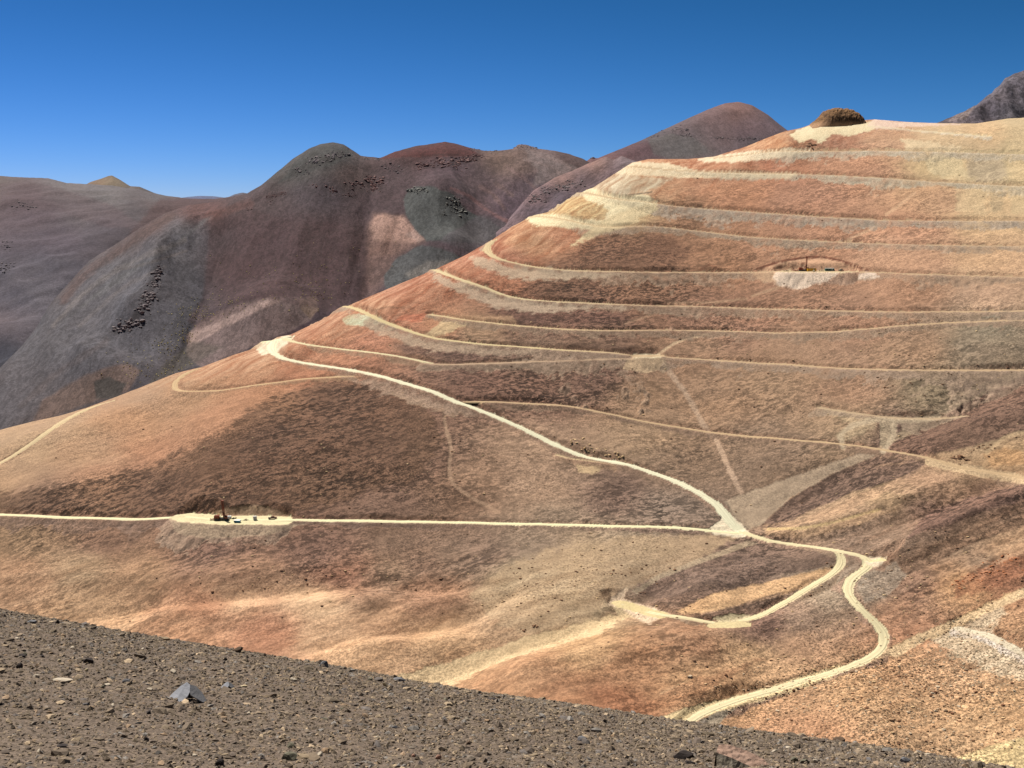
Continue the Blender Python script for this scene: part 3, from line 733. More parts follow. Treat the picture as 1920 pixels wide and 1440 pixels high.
# veins running down the orange noses
nose = np.clip(sstep(330, 0, (PXf - np.interp(PYf, [240, 300, 350, 400, 450, 505, 570, 630, 700, 800], [1475, 1290, 1110, 1000, 925, 815, 650, 530, 330, 0]))) * sstep(760, 660, PYf), 0, 1)
u = X * 0.86 - Y * 0.52; v = X * 0.52 + Y * 0.86
vein = fbm(u / 7 + v * 0 + fbm(X / 30, Y / 30, 2, 3) * 1.2, v / 60, 4, 91, .62)
w = (nose * np.clip(vein, -1, 1) * 1.5)[..., None]
col = col * (1 + np.clip(w, -.45, .6) * np.array([.55, .85, 1.0]))
# warm and cool drift of the soil
hue = fbm(X / 55, Y / 40, 3, 101)[..., None]; hue2 = fbm(X / 11, Y / 9, 3, 107)[..., None]
col = col * (1 + hue * np.array([.06, .03, -.01]) + hue2 * np.array([.16, .16, .16]))
# streaks of scree running down the near right hand slope
nr_ = sstep(1480, 1640, PXf) * sstep(880, 1000, PYf)
sv = fbm((PXf * .42 + PYf * .91) / 13 + warp1 * .8, (PXf * .91 - PYf * .42) / 170, 4, 141, .62) * nr_
nl_ = sstep(1020, 1080, PYf) * sstep(1500, 1300, PXf)
sl2 = fbm((PXf * .26 + PYf * .97) / 15 + warp2 * .9, (PXf * .97 - PYf * .26) / 120, 4, 147, .62) * nl_
col = col * (1 + np.clip(sv * .55 + sl2 * .5, -.35, .4)[..., None] * np.array([.85, 1, 1.1]))
# benches
redcut_shade = lin((140, 100, 76))  # red earth of the cut banks, darkened with painted shade
w = (wcut * (1 - wroad) * (.35 + .5 * np.clip(edge_n * 2 + .3, 0, 1)))[..., None]
palecut = np.clip(sstep(1250, 1000, PXf) * sstep(470, 400, PYf) + sstep(330, 290, PYf) * sstep(1200, 1300, PXf), 0, 1)[..., None]
col = col * (1 - w) + (col * (1 - .55) + (redcut_shade * (1 - palecut) + lin((238, 218, 168)) * palecut) * .55) * w
w = (wfill * (1 - wroad) * np.clip(.72 + edge_b * .5 + edge_n * .5 + wj * .5, 0, 1))[..., None]
col = col * (1 - w) + cfill * np.array([1.0, 1.0, 1.14]) * w
LATE.append(([(1575, 1248), (1500, 1270), (1400, 1300), (1300, 1324), (1230, 1346), (1262, 1354), (1330, 1342), (1400, 1320), (1480, 1300), (1560, 1272)], (240, 206, 150), 3, .9, 5, 2))
LATE.append(([(1290, 1372), (1312, 1352), (1345, 1334), (1380, 1328), (1362, 1342), (1340, 1368)], (164, 146, 122), 2, .9, 2, 0))
LATE.append(([(1655, 1222), (1720, 1190), (1800, 1158), (1900, 1112), (2100, 1030), (2100, 1050), (1905, 1126), (1800, 1172), (1740, 1200), (1680, 1232)], (234, 194, 146), 3, .85, 5, 3))
LATE.append(([(1735, 860), (1790, 868), (1892, 884), (1960, 900), (1960, 916), (1885, 902), (1800, 886), (1735, 872)], (216, 180, 138), 2, .9, 3, 1))
LATE.append(([(815, 512), (860, 530), (925, 554), (1000, 568), (1180, 577), (1010, 586), (930, 576), (860, 549), (812, 524)], (202, 172, 142), 7, .8, 9, 8))
LATE.append(([(880, 482), (905, 481), (960, 502), (1160, 514), (1060, 526), (960, 522), (890, 500)], (208, 178, 146), 7, .8, 9, 8))
LATE.append(([(640, 577), (700, 606), (800, 641), (900, 653), (1010, 660), (900, 664), (800, 656), (720, 630)], (194, 162, 132), 7, .75, 9, 8))
LATE.append(([(1175, 1104), (1150, 1118), (1138, 1132), (1165, 1140), (1190, 1160), (1215, 1172), (1235, 1160), (1265, 1152), (1230, 1142), (1170, 1124)], (236, 208, 158), 3, .85, 6, 3))
LATE.append(([(1335, 1158), (1370, 1150), (1410, 1154), (1395, 1166), (1350, 1168)], (220, 196, 150), 2, .85, 3, 1))
LATE.append(([(1375, 962), (1362, 938), (1450, 905), (1560, 868), (1612, 850), (1642, 853), (1562, 888), (1482, 933), (1428, 978), (1404, 992), (1392, 982)], (188, 158, 128), 3, .9, 4, 0))
LATE.append(([(640, 706), (700, 712), (760, 728), (800, 742), (850, 760), (905, 780), (860, 776), (800, 766), (760, 752), (720, 740), (690, 724)], (184, 150, 124), 10, .6, 14, 14))
LATE.append(([(318, 974), (340, 976), (400, 982), (540, 982), (572, 982), (500, 1003), (400, 1010), (330, 1000)], (196, 164, 132), 3, .8, 4, 3))
LATE.append(([(380, 970), (400, 958), (440, 950), (478, 946), (512, 954), (560, 972), (520, 972), (440, 970)], (206, 166, 128), 2, .75, 3, 1))
LATE.append(([(1430, 505), (1462, 493), (1500, 486), (1545, 484), (1580, 491), (1622, 507), (1560, 507), (1480, 507)], (226, 170, 130), 2, .95, 2, 0))
LATE.append(([(1408, 512), (1430, 508), (1480, 511), (1460, 530), (1430, 530)], (214, 170, 132), 2, .8, 3, 1))
LATE.append(([(1176, 676), (1192, 668), (1236, 668), (1246, 676), (1236, 692), (1212, 700), (1186, 694), (1168, 690)], (208, 172, 134), 2, .9, 4, 2))
LATE.append(([(1186, 664), (1238, 664), (1240, 671), (1190, 671)], (232, 206, 162), 2, .9, 2, 0))
LATE.append(([(1456, 510), (1575, 510), (1552, 526), (1500, 543), (1462, 537), (1448, 520)], (236, 212, 170), 2, .95, 3, 2))
LATE.append(([(1606, 512), (1640, 510), (1652, 520), (1612, 524)], (232, 208, 168), 2, .8, 3, 1))
area([(1330, 990), (1350, 975), (1358, 962), (1375, 968), (1392, 985), (1405, 998), (1395, 1008), (1340, 1003)], (246, 230, 182), 2, .95, 3)
area([(1625, 1044), (1662, 1046), (1655, 1056), (1640, 1064), (1615, 1062)], (240, 220, 170), 2, .9, 3)
for q_ in LATE: area(*q_[:2], q_[2], q_[3], q_[4], q_[5], late=False)
stripe([(1420, 504), (1460, 491), (1500, 484), (1540, 482), (1575, 488), (1628, 508)], 2.3, (116, 64, 44), .9)
stripe([(1580, 838), (1574, 818), (1600, 797), (1650, 786), (1710, 788), (1760, 782)], 6, (202, 174, 140), .85)
stripe([(1672, 788), (1676, 812), (1656, 846)], 6, (206, 178, 144), .85)
stripe([(1560, 690), (1640, 688), (1500, 684)], 1.5, (150, 118, 84), .4)
stripe([(1450, 503), (1480, 496), (1508, 493)], 1.3, (130, 70, 48), .7)
stripe([(1312, 507), (1330, 496), (1352, 505)], 1.3, (140, 80, 56), .6)
stripe([(700, 583), (725, 576), (760, 577)], 1.2, (120, 84, 60), .7)
stripe([(540, 658), (560, 666), (600, 678)], 1.3, (136, 92, 64), .7)
stripe([(1030, 358), (1060, 366)], 1, (120, 84, 60), .5)
stripe([(1130, 362), (1165, 367), (1222, 360)], 1.4, (110, 96, 74), .8)
stripe([(395, 966), (440, 951), (478, 946), (512, 953), (545, 966)], 1.3, (120, 92, 70), .6)
w = (wroad * np.clip(.93 + edge_n * .25, 0, 1))[..., None]
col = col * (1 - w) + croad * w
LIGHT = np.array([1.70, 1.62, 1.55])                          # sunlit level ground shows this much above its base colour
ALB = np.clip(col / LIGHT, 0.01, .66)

dark = sstep(.30, .16, col.mean(-1))
clump = np.clip(.62 + .55 * dark + .25 * edge_b, .2, 1.2)
soft = sstep(.36, .5, col.mean(-1))
clump = clump * (1 - .55 * soft) * (1 - .75 * wroad) * (1 - .45 * wfill)
for poly, k in (([(880, 1112), (940, 1068), (1010, 1035), (1200, 1002), (1380, 1004), (1300, 1058), (1160, 1108), (1100, 1160), (1000, 1192), (920, 1160)], .75), ([(1372, 965), (1360, 940), (1450, 908), (1560, 872), (1610, 852), (1642, 853), (1560, 888), (1480, 934), (1425, 985)], .8)):
    clump *= 1 - k * sstep(-12, 12, poly_sd(PXf, PYf, poly))
clump *= 1 - .45 * nose
clump *= 1 - .65 * SMO
lightleft = poly_sd(PXf, PYf, [(-300, 860), (0, 800), (330, 690), (560, 620), (640, 700), (520, 735), (400, 815), (250, 880), (0, 925), (-300, 940)])
clump *= 1 - .55 * sstep(-10, 20, lightleft)
grain = .42 + .60 * sstep(1000, 1350, PYf) * sstep(1200, 1500, PXf) + .12 * dark
grain *= (1 - .6 * wroad)
clump *= np.clip(.9 + 1.1 * fbm(X / 70, Y / 50, 3, 161), .35, 1.5)
grain *= np.clip(1 + 1.0 * fbm(X / 45, Y / 40, 3, 163), .5, 1.6)
th = np.radians(24)
P3 = Y * 1.1
flow = np.stack([X * math.cos(th) + P3 * math.sin(th) * 1.4, -X * math.sin(th) + P3 * math.cos(th), Z * .3], -1)

M_HILL = terrain_mat('ochre_scree', 1.0, 1.0)
co = np.stack([X, Y, Z], -1).reshape(-1, 3)
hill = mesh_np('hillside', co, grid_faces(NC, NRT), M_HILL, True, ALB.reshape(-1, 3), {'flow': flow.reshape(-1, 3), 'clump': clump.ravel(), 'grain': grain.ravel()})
hill['kind'] = 'structure'

def ground(px, py):
    """point on the finished hill seen at a pixel"""
    aa = a_of(px, py)
    i = int(np.clip(np.searchsorted(a, aa) - 1, 0, NC - 2)); w = float(np.clip((aa - a[i]) / (a[i + 1] - a[i]), 0, 1))
    colp = PYf[i, :NR] * (1 - w) + PYf[i + 1, :NR] * w
    k = int(np.argmax(colp <= py)) if (colp <= py).any() else NR - 1
    k = max(k, 1)
    f = np.clip((colp[k - 1] - py) / max(colp[k - 1] - colp[k], 1e-6), 0, 1)
    yy = (Y[i, k - 1] * (1 - f) + Y[i, k] * f) * (1 - w) + (Y[i + 1, k - 1] * (1 - f) + Y[i + 1, k] * f) * w
    zz = (Z[i, k - 1] * (1 - f) + Z[i, k] * f) * (1 - w) + (Z[i + 1, k - 1] * (1 - f) + Z[i + 1, k] * f) * w
    return np.array([aa * yy, yy, zz])

def height_at(x, y):
    aa = x / y
    i = int(np.clip(np.searchsorted(a, aa) - 1, 0, NC - 2)); w = float(np.clip((aa - a[i]) / (a[i + 1] - a[i]), 0, 1))
    return float(np.interp(y, Y[i], Z[i]) * (1 - w) + np.interp(y, Y[i + 1], Z[i + 1]) * w)

# ---------------- road surfaces laid on the benches
def road_mat():
    m, nt, b = new_mat('packed_dust')
    col_ = node(nt, 'ShaderNodeAttribute', attribute_name='Col')
    uv = node(nt, 'ShaderNodeAttribute', attribute_name='flow').outputs['Vector']
    n1 = noise_n(nt, vscale(nt, uv, (.05, 1.1, 1)), 1.0, 4, .6)
    geo = node(nt, 'ShaderNodeNewGeometry')
    n2 = noise_n(nt, vscale(nt, geo.outputs['Position'], (.5, .5, .5)), 1.0, 4, .65)
    f = math_n(nt, 'MULTIPLY', mapr(nt, n1, .35, .65, .93, 1.10), mapr(nt, n2, .3, .7, .93, 1.10))
    mu = node(nt, 'ShaderNodeVectorMath', operation='SCALE')
    nt.links.new(col_.outputs['Color'], mu.inputs[0]); nt.links.new(f, mu.inputs['Scale'])
    nt.links.new(mu.outputs[0], b.inputs['Base Color'])
    return m
M_ROAD = road_mat()
for nm, P, hw, rc, rib in road_paths:
    if not rib: continue
    rc = np.asarray(rc, float)
    seg = np.hypot(*np.diff(P[:, :2], axis=0).T); s = np.concatenate([[0], np.cumsum(seg)])
    n = max(6, int(s[-1] / 2.5)); q = np.linspace(0, s[-1], n)
    C = np.stack([np.interp(q, s, P[:, k]) for k in range(3)], 1)
    T = np.gradient(C[:, :2], axis=0); T /= np.hypot(T[:, 0], T[:, 1])[:, None] + 1e-9
    N = np.stack([-T[:, 1], T[:, 0]], 1)
    wl = hw * .8 * (.88 + .3 * fbm(q / 13, q * 0 + 3, 3, 5 + hw)); wr_ = hw * .8 * (.88 + .3 * fbm(q / 13, q * 0 + 9, 3, 8 + hw))
    taper = np.clip(np.minimum(q, s[-1] - q) / 8, .25, 1); wl *= taper; wr_ *= taper
    offs = [(-1.0, -.9, .92), (-1.0, .05, .95), (-.55, .02, 1.0), (-.42, -.03, 1.02), (0, .08, .86), (.42, -.03, 1.02), (.55, .02, 1.0), (1.0, .05, .95), (1.0, -.9, .92)]
    ppx_ = 960 + F * C[:, 0] / C[:, 1]; fade = (sstep(930, 1250, ppx_) if nm == 'bench_track' and rc[0] > 206 else 0 * ppx_)[:, None]
    wl *= 1 - .3 * fade[:, 0]; wr_ *= 1 - .3 * fade[:, 0]
    RCL = lin(rc) * (1 - fade) + lin((206, 172, 134)) * fade
    V = []; CC = []; FL = []
    for o_, dz_, cm_ in offs:
        wd = np.where(o_ < 0, wl, wr_)
        ex = 0.5 if dz_ < -.5 else 0
        xy = C[:, :2] + N * (wd * o_ + np.sign(o_) * ex)[:, None]
        V.append(np.column_stack([xy, C[:, 2] + .10 + dz_])); CC.append(RCL / LIGHT * cm_); FL.append(np.column_stack([q, wd * o_, q * 0]))
    V = np.stack(V, 1).reshape(-1, 3); CC = np.stack(CC, 1).reshape(-1, 3); FL = np.stack(FL, 1).reshape(-1, 3)
    o = mesh_np(nm, V, grid_faces(n, len(offs))[:, ::-1], M_ROAD, True, np.clip(CC, 0, .70), {'flow': FL})
    o['kind'] = 'structure'

# ================================================================== BACKGROUND MOUNTAINS
M_FAR = terrain_mat('dark_volcanic_scree', 2.0, 1.0, .74, 1.26)
def mountain(name, crest, base_py, n, rows, px0, px1, Y_anchor, s_pts, cpts, seed, bumps=(), ridges=(), areas=(), rough=5.0, backslope=-.5, stripes=(), fall=(0.0, 1.0), vein_amt=.22, cl=.5, light=(2.12, 2.28, 2.22)):
    aa = columns(px0, px1, n)
    cpy = crest_rows(aa, crest)
    bpy_ = np.interp(px_of(aa, 700.0), [b[0] for b in base_py], [b[1] for b in base_py])
    tt = np.linspace(0, 1, rows)
    py = bpy_[:, None] + (cpy - bpy_)[:, None] * tt
    SLt = Lattice(s_pts, 120)
    def sf(px, pyy):
        s = SLt(px, pyy)[..., 0]; near = sstep(22, 3, pyy - cpy[:, None])
        return s * (1 - near) + (m_of(pyy) + .12) * near
    yA = np.interp(px_of(aa, 700.0), [q[0] for q in Y_anchor], [q[1] for q in Y_anchor])
    yy = integrate_cols(aa, py, bpy_ * 1.0, yA, sf)
    zz = yy * m_of(py); ppx = px_of(aa[:, None], py)
    # mounds, spurs and hollows given as (px, py, rx, ry, height m)
    for (bx, by, rx, ry, h) in bumps:
        zz = zz + h * np.exp(-((ppx - bx) / rx) ** 2 - ((py - by) / ry) ** 2)
    for pts, w_, h in ridges:
        d = line_d(ppx, py, spline(pts, 10)) + 9 * fbm(ppx / 34, py / 34, 3, seed + 2)
        zz = zz + .8 * h * np.exp(-np.sqrt(d * d + 9) / w_) * sstep(4, 55, py - cpy[:, None])
    xx = aa[:, None] * yy
    cf = sstep(0, 26, py - cpy[:, None])
    fu, fv = fall
    uu = xx * fv - yy * fu; vv = xx * fu + yy * fv
    zz = zz + rough * (.12 + .88 * cf) * (fbm(uu / 170, vv / 260, 4, seed, .55) * 2.2 + (0.4 - np.abs(fbm(uu / 80, vv / 300, 3, seed + 5))) * 1.2)
    zz = zz + rough * .16 * fbm(xx / 16, yy / 16, 4, seed + 9, .6)
    nb = 10; bk = np.linspace(0, 1, nb + 1)[1:] ** 1.4 * yy[:, -1:] * .3
    mcc = m_of(cpy)[:, None]
    zb = zz[:, -1:] + np.cumsum((mcc - .04 + (backslope - mcc) * sstep(0, .25, bk / yy[:, -1:])) * np.diff(np.concatenate([np.zeros((len(aa), 1)), bk], 1), axis=1), axis=1)
    yb = yy[:, -1:] + bk
    yy = np.concatenate([yy, yb], 1); zz = np.concatenate([zz, zb], 1); xx = aa[:, None] * yy
    py = py_of(zz / yy); ppx = px_of(aa[:, None], py)
    w1 = fbm(xx / 120, yy / 120, 3, seed + 20); w2 = fbm(xx / 120, yy / 120, 3, seed + 30); wj_ = fbm(xx / 22, yy / 22, 3, seed + 33, .6)
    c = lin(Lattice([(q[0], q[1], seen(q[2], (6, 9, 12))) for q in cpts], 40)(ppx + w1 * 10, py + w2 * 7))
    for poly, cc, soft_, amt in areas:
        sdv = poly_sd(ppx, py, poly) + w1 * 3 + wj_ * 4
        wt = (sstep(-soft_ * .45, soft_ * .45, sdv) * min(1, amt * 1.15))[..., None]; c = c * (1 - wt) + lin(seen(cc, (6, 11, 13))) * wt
    for pts, hw, cc, amt in stripes:
        d = line_d(ppx, py, spline(pts, 12)) + wj_ * hw
        wt = (sstep(hw * 1.6, hw * .3, d) * amt)[..., None]; c = c * (1 - wt) + lin(cc) * wt
    uu = xx * fv - yy * fu; vv = xx * fu + yy * fv
    vn = fbm(uu / 26 + w1, vv / 260, 4, seed + 40, .6); v2 = fbm(uu / 90 + w2, vv / 500, 3, seed + 44, .6)
    c = c * (1 + np.clip(vn[..., None] * vein_amt * 2 + v2[..., None] * vein_amt, -.35, .45) * np.array([.9, 1, 1.05]))
    c = c * (1 + fbm(xx / 60, yy / 60, 3, seed + 50)[..., None] * np.array([.08, .05, .02]))
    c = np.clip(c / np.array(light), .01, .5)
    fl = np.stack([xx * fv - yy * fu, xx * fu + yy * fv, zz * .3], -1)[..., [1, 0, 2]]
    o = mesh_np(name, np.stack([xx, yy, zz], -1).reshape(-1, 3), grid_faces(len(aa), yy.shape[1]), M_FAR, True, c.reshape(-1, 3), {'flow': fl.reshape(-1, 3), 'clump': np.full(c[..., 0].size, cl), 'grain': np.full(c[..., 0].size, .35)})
    o['kind'] = 'structure'
    nr = rows
    def pick(px_, py_):
        a_ = a_of(px_, py_); i = int(np.clip(np.searchsorted(aa, a_), 0, len(aa) - 1))
        cpl = py[i, :nr]; k = int(np.argmax(cpl <= py_)) if (cpl <= py_).any() else nr - 1
        return np.array([xx[i, k], yy[i, k], zz[i, k]])
    return o, pick

GREY = (98, 90, 92)
hillsA, pickA = mountain('grey_hills', [(-400, 322), (-100, 326), (0, 330), (50, 333), (90, 334), (125, 343), (165, 345), (210, 348), (260, 356), (310, 367), (350, 372), (400, 373), (440, 368), (470, 372), (560, 400), (700, 430)],
    [(-400, 1000), (0, 850), (300, 740), (500, 660), (700, 620)], 420, 170, -160, 520, [(-400, 1900), (0, 1750), (300, 1900), (700, 2200)],
    [(0, 400, .30), (200, 400, .28), (350, 400, .26), (50, 500, .40), (50, 600, .4), (0, 700, .38), (200, 550, .40), (400, 600, .4)],
    [(-200, 400, (104, 94, 94)), (0, 345, (116, 104, 96)), (40, 370, (106, 86, 84)), (120, 350, (128, 120, 114)), (200, 370, (124, 118, 112)), (180, 400, (116, 106, 104)), (60, 400, (104, 88, 90)), (300, 375, (116, 112, 108)), (260, 400, (96, 88, 86)), (100, 450, (98, 86, 90)), (200, 430, (92, 82, 84)), (100, 500, (102, 96, 100)), (20, 560, (104, 98, 102)), (60, 620, (106, 98, 100)), (0, 600, (108, 96, 96)), (0, 700, (78, 76, 82)), (30, 680, (76, 76, 82)), (300, 395, (104, 78, 72)), (360, 385, (100, 76, 72)), (80, 560, (110, 104, 106)), (0, 760, (84, 74, 76)), (60, 760, (88, 78, 76))],
    201, ridges=[([(330, 398), (240, 452), (165, 505), (105, 565), (70, 650)], 14, -14), ([(0, 360), (90, 385), (200, 425), (260, 440)], 26, 12), ([(0, 420), (80, 470), (120, 520)], 22, 12), ([(0, 520), (60, 560), (90, 580)], 16, 10), ([(0, 620), (60, 610)], 14, 8), ([(120, 345), (200, 370), (300, 395)], 18, 8)],
    bumps=[(30, 395, 60, 20, 20), (10, 480, 50, 30, 18), (20, 640, 60, 25, 14), (20, 760, 70, 40, 20)], rough=6,
    areas=[([(300, 372), (400, 376), (460, 372), (470, 395), (330, 440), (250, 470), (210, 490), (240, 440)], (98, 74, 70), 8, .7), ([(0, 345), (90, 346), (200, 380), (280, 430), (200, 425), (100, 395), (0, 385)], (104, 84, 84), 10, .5)],
    fall=(.75, .66), vein_amt=.12, light=(2.0, 2.16, 2.0))

CRB = [(-120, 760), (0, 690), (40, 650), (70, 612), (80, 594), (90, 576), (102, 560), (130, 530), (167, 489), (210, 462), (260, 430), (310, 400), (350, 385), (400, 376), (440, 366), (462, 363), (490, 347), (520, 322), (550, 298), (580, 281), (600, 274), (625, 271), (645, 276), (660, 286), (676, 296), (700, 296), (712, 297), (740, 285), (780, 274), (835, 266), (860, 271), (880, 277), (910, 283), (940, 282), (962, 279), (972, 271), (985, 271), (1010, 279), (1040, 283), (1070, 290), (1095, 299), (1140, 330), (1200, 360)]
hillsB, pickB = mountain('red_mountain', CRB,
    [(-160, 900), (0, 850), (300, 745), (500, 670), (700, 590), (900, 500), (1100, 400), (1300, 400)], 760, 300, -120, 1180, [(-200, 1200), (0, 1180), (300, 1230), (600, 1350), (900, 1500), (1200, 1700)],
    [(100, 650, .34), (250, 550, .40), (300, 450, .42), (500, 450, .56), (600, 350, .6), (700, 400, .55), (850, 330, .58), (1000, 330, .56), (500, 600, .45), (700, 520, .5), (850, 450, .5), (150, 720, .3), (400, 650, .35)],
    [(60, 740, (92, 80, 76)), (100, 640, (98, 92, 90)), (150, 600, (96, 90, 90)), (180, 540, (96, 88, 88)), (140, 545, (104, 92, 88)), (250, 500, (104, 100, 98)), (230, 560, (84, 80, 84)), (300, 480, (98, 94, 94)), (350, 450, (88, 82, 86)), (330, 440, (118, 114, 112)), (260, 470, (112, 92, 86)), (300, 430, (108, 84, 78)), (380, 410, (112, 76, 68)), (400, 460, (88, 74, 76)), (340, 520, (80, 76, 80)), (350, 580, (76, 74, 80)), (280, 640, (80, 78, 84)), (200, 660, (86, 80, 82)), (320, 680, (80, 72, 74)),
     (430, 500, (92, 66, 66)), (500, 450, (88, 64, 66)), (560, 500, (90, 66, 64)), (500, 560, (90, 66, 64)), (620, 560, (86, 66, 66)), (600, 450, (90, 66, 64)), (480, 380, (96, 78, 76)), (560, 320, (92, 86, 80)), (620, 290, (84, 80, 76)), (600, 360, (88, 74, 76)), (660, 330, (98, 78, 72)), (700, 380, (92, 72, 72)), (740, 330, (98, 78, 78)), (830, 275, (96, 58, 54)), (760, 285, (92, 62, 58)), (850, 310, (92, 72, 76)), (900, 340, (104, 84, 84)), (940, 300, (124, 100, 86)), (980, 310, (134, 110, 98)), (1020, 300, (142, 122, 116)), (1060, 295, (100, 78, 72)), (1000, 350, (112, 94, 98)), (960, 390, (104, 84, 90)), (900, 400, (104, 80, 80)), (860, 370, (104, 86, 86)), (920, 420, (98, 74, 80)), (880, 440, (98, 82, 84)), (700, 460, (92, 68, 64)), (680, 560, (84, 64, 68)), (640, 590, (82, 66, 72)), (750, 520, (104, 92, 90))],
    301, ridges=[([(410, 395), (350, 440), (300, 500), (275, 570), (225, 632), (150, 690)], 38, 26), ([(340, 455), (240, 500), (150, 580), (90, 680)], 24, 9), ([(420, 430), (395, 520), (365, 600), (325, 690)], 16, -12), ([(625, 280), (600, 360), (560, 460), (520, 560)], 40, 12), ([(700, 300), (690, 400), (650, 560)], 24, -9), ([(835, 270), (850, 350), (880, 400), (960, 440)], 26, 14), ([(1000, 285), (960, 350), (930, 400)], 26, 10), ([(900, 300), (930, 370), (975, 425)], 12, -6), ([(720, 480), (760, 400), (770, 360)], 10, -6), ([(480, 560), (540, 552), (592, 560)], 14, 8), ([(150, 700), (220, 685), (262, 700)], 14, 8)],
    bumps=[(292, 520, 30, 60, 15), (240, 610, 44, 30, 13), (365, 600, 30, 70, -7), (820, 390, 48, 45, 30), (840, 480, 60, 34, 22), (735, 430, 38, 36, 12), (490, 600, 110, 38, 26), (200, 710, 80, 30, 14), (630, 340, 50, 60, 14), (400, 520, 40, 120, -8), (690, 520, 20, 80, -10), (900, 430, 30, 60, -10)],
    areas=[
        ([(700, 402), (720, 400), (735, 406), (755, 404), (775, 425), (798, 450), (780, 460), (740, 480), (715, 520), (700, 540), (680, 545), (690, 470), (690, 430)], (150, 116, 102), 22, .7),
        ([(703, 404), (720, 401), (735, 407), (755, 405), (775, 425), (796, 448), (775, 455), (740, 452), (700, 450), (694, 430)], (198, 158, 138), 12, .75),
        ([(760, 440), (778, 428), (796, 448), (785, 455)], (190, 158, 142), 4, .7),
        ([(690, 480), (745, 480), (735, 510), (700, 560), (660, 600), (680, 540)], (120, 92, 84), 12, .7),
        ([(757, 375), (765, 355), (785, 350), (820, 352), (850, 365), (870, 390), (920, 415), (960, 440), (900, 455), (800, 452), (775, 430), (760, 400)], (92, 92, 88), 4, .85),
        ([(820, 452), (900, 400), (990, 430), (960, 450), (880, 470)], (102, 92, 94), 8, .6),
        ([(720, 520), (740, 485), (790, 460), (830, 465), (880, 490), (830, 510), (760, 535), (725, 545)], (96, 94, 92), 5, .85),
        ([(760, 515), (800, 490), (840, 490), (830, 510), (780, 525)], (152, 144, 134), 12, .7),
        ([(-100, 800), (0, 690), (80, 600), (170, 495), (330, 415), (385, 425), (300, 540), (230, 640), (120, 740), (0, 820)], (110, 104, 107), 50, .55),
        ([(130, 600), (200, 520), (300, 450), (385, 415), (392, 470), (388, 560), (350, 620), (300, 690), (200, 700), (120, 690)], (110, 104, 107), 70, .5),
        ([(350, 630), (375, 600), (420, 580), (480, 558), (540, 556), (590, 555), (600, 575), (585, 600), (540, 625), (460, 655), (380, 690), (350, 665)], (134, 112, 106), 5, .85),
        ([(380, 605), (430, 578), (500, 558), (530, 562), (470, 590), (400, 625), (355, 650), (358, 625)], (188, 160, 148), 8, .85),
        ([(560, 560), (592, 556), (600, 580), (580, 600), (565, 580)], (150, 122, 100), 5, .6),
        ([(130, 720), (180, 695), (240, 680), (262, 695), (240, 735), (150, 760), (100, 780), (60, 800), (80, 750)], (132, 106, 92), 9, .65),
        ([(175, 715), (205, 706), (235, 720), (225, 745), (180, 748)], (82, 74, 68), 6, .8),
        ([(390, 460), (395, 420), (470, 390), (560, 420), (640, 420), (690, 470), (690, 560), (640, 590), (500, 560), (370, 620), (350, 600), (380, 560)], (90, 64, 63), 10, .55),
        ([(330, 455), (385, 410), (400, 405), (300, 480), (240, 520), (150, 580), (110, 610), (200, 530)], (126, 122, 120), 8, .45),
        ([(712, 296), (740, 285), (835, 266), (880, 276), (905, 292), (860, 294), (760, 295), (720, 298)], (98, 52, 48), 3, .9),
        ([(985, 280), (1010, 285), (1050, 300), (1080, 315), (1040, 335), (1000, 350), (1010, 320), (990, 300)], (150, 132, 126), 8, .6),
        ([(560, 296), (600, 275), (640, 275), (662, 290), (620, 310), (560, 330), (520, 345)], (80, 76, 72), 6, .7),
        ([(300, 690), (360, 640), (420, 650), (350, 690), (280, 720)], (96, 86, 74), 10, .5)],
    stripes=[([(320, 405), (240, 458), (165, 508), (120, 560)], 9, (114, 92, 86), .6), ([(345, 452), (250, 490), (160, 548), (100, 610)], 5, (144, 138, 134), .55), ([(310, 500), (230, 540), (150, 610)], 4, (132, 126, 124), .45), ([(200, 640), (120, 690), (40, 760)], 6, (122, 112, 110), .4), ([(294, 508), (286, 535), (278, 556), (266, 576)], 7, (66, 58, 60), .6), ([(262, 585), (240, 608), (215, 622)], 6, (68, 60, 62), .55), ([(690, 340), (712, 350)], 7, (72, 56, 58), .6), ([(800, 312), (850, 306), (895, 293)], 6, (76, 60, 62), .6), ([(555, 324), (590, 305), (640, 290)], 7, (70, 66, 64), .6), ([(840, 378), (868, 392)], 7, (70, 70, 68), .6), ([(768, 358), (795, 354)], 4, (72, 72, 70), .6), ([(500, 372), (530, 362)], 2.5, (76, 54, 56), .6),
             ([(760, 306), (800, 292), (860, 290)], 1.6, (76, 50, 50), .6), ([(985, 298), (1030, 312), (1062, 334)], 3, (166, 148, 142), .6), ([(1005, 290), (1050, 303), (1080, 322)], 3, (166, 146, 140), .6), ([(950, 312), (990, 340), (1010, 362)], 3, (146, 122, 118), .5), ([(1010, 340), (1040, 330)], 4, (160, 144, 140), .5), ([(845, 353), (880, 368), (900, 385), (950, 415), (975, 430)], 3, (148, 112, 110), .7), ([(900, 350), (925, 365), (945, 390)], 4, (140, 116, 112), .6), ([(930, 345), (960, 365)], 4, (140, 118, 114), .6), ([(350, 470), (290, 490), (230, 505)], 2.5, (140, 132, 128), .5), ([(390, 405), (470, 380)], 8, (122, 82, 72), .4)],
    rough=4.5, fall=(-.12, .99), vein_amt=.12, cl=.75)

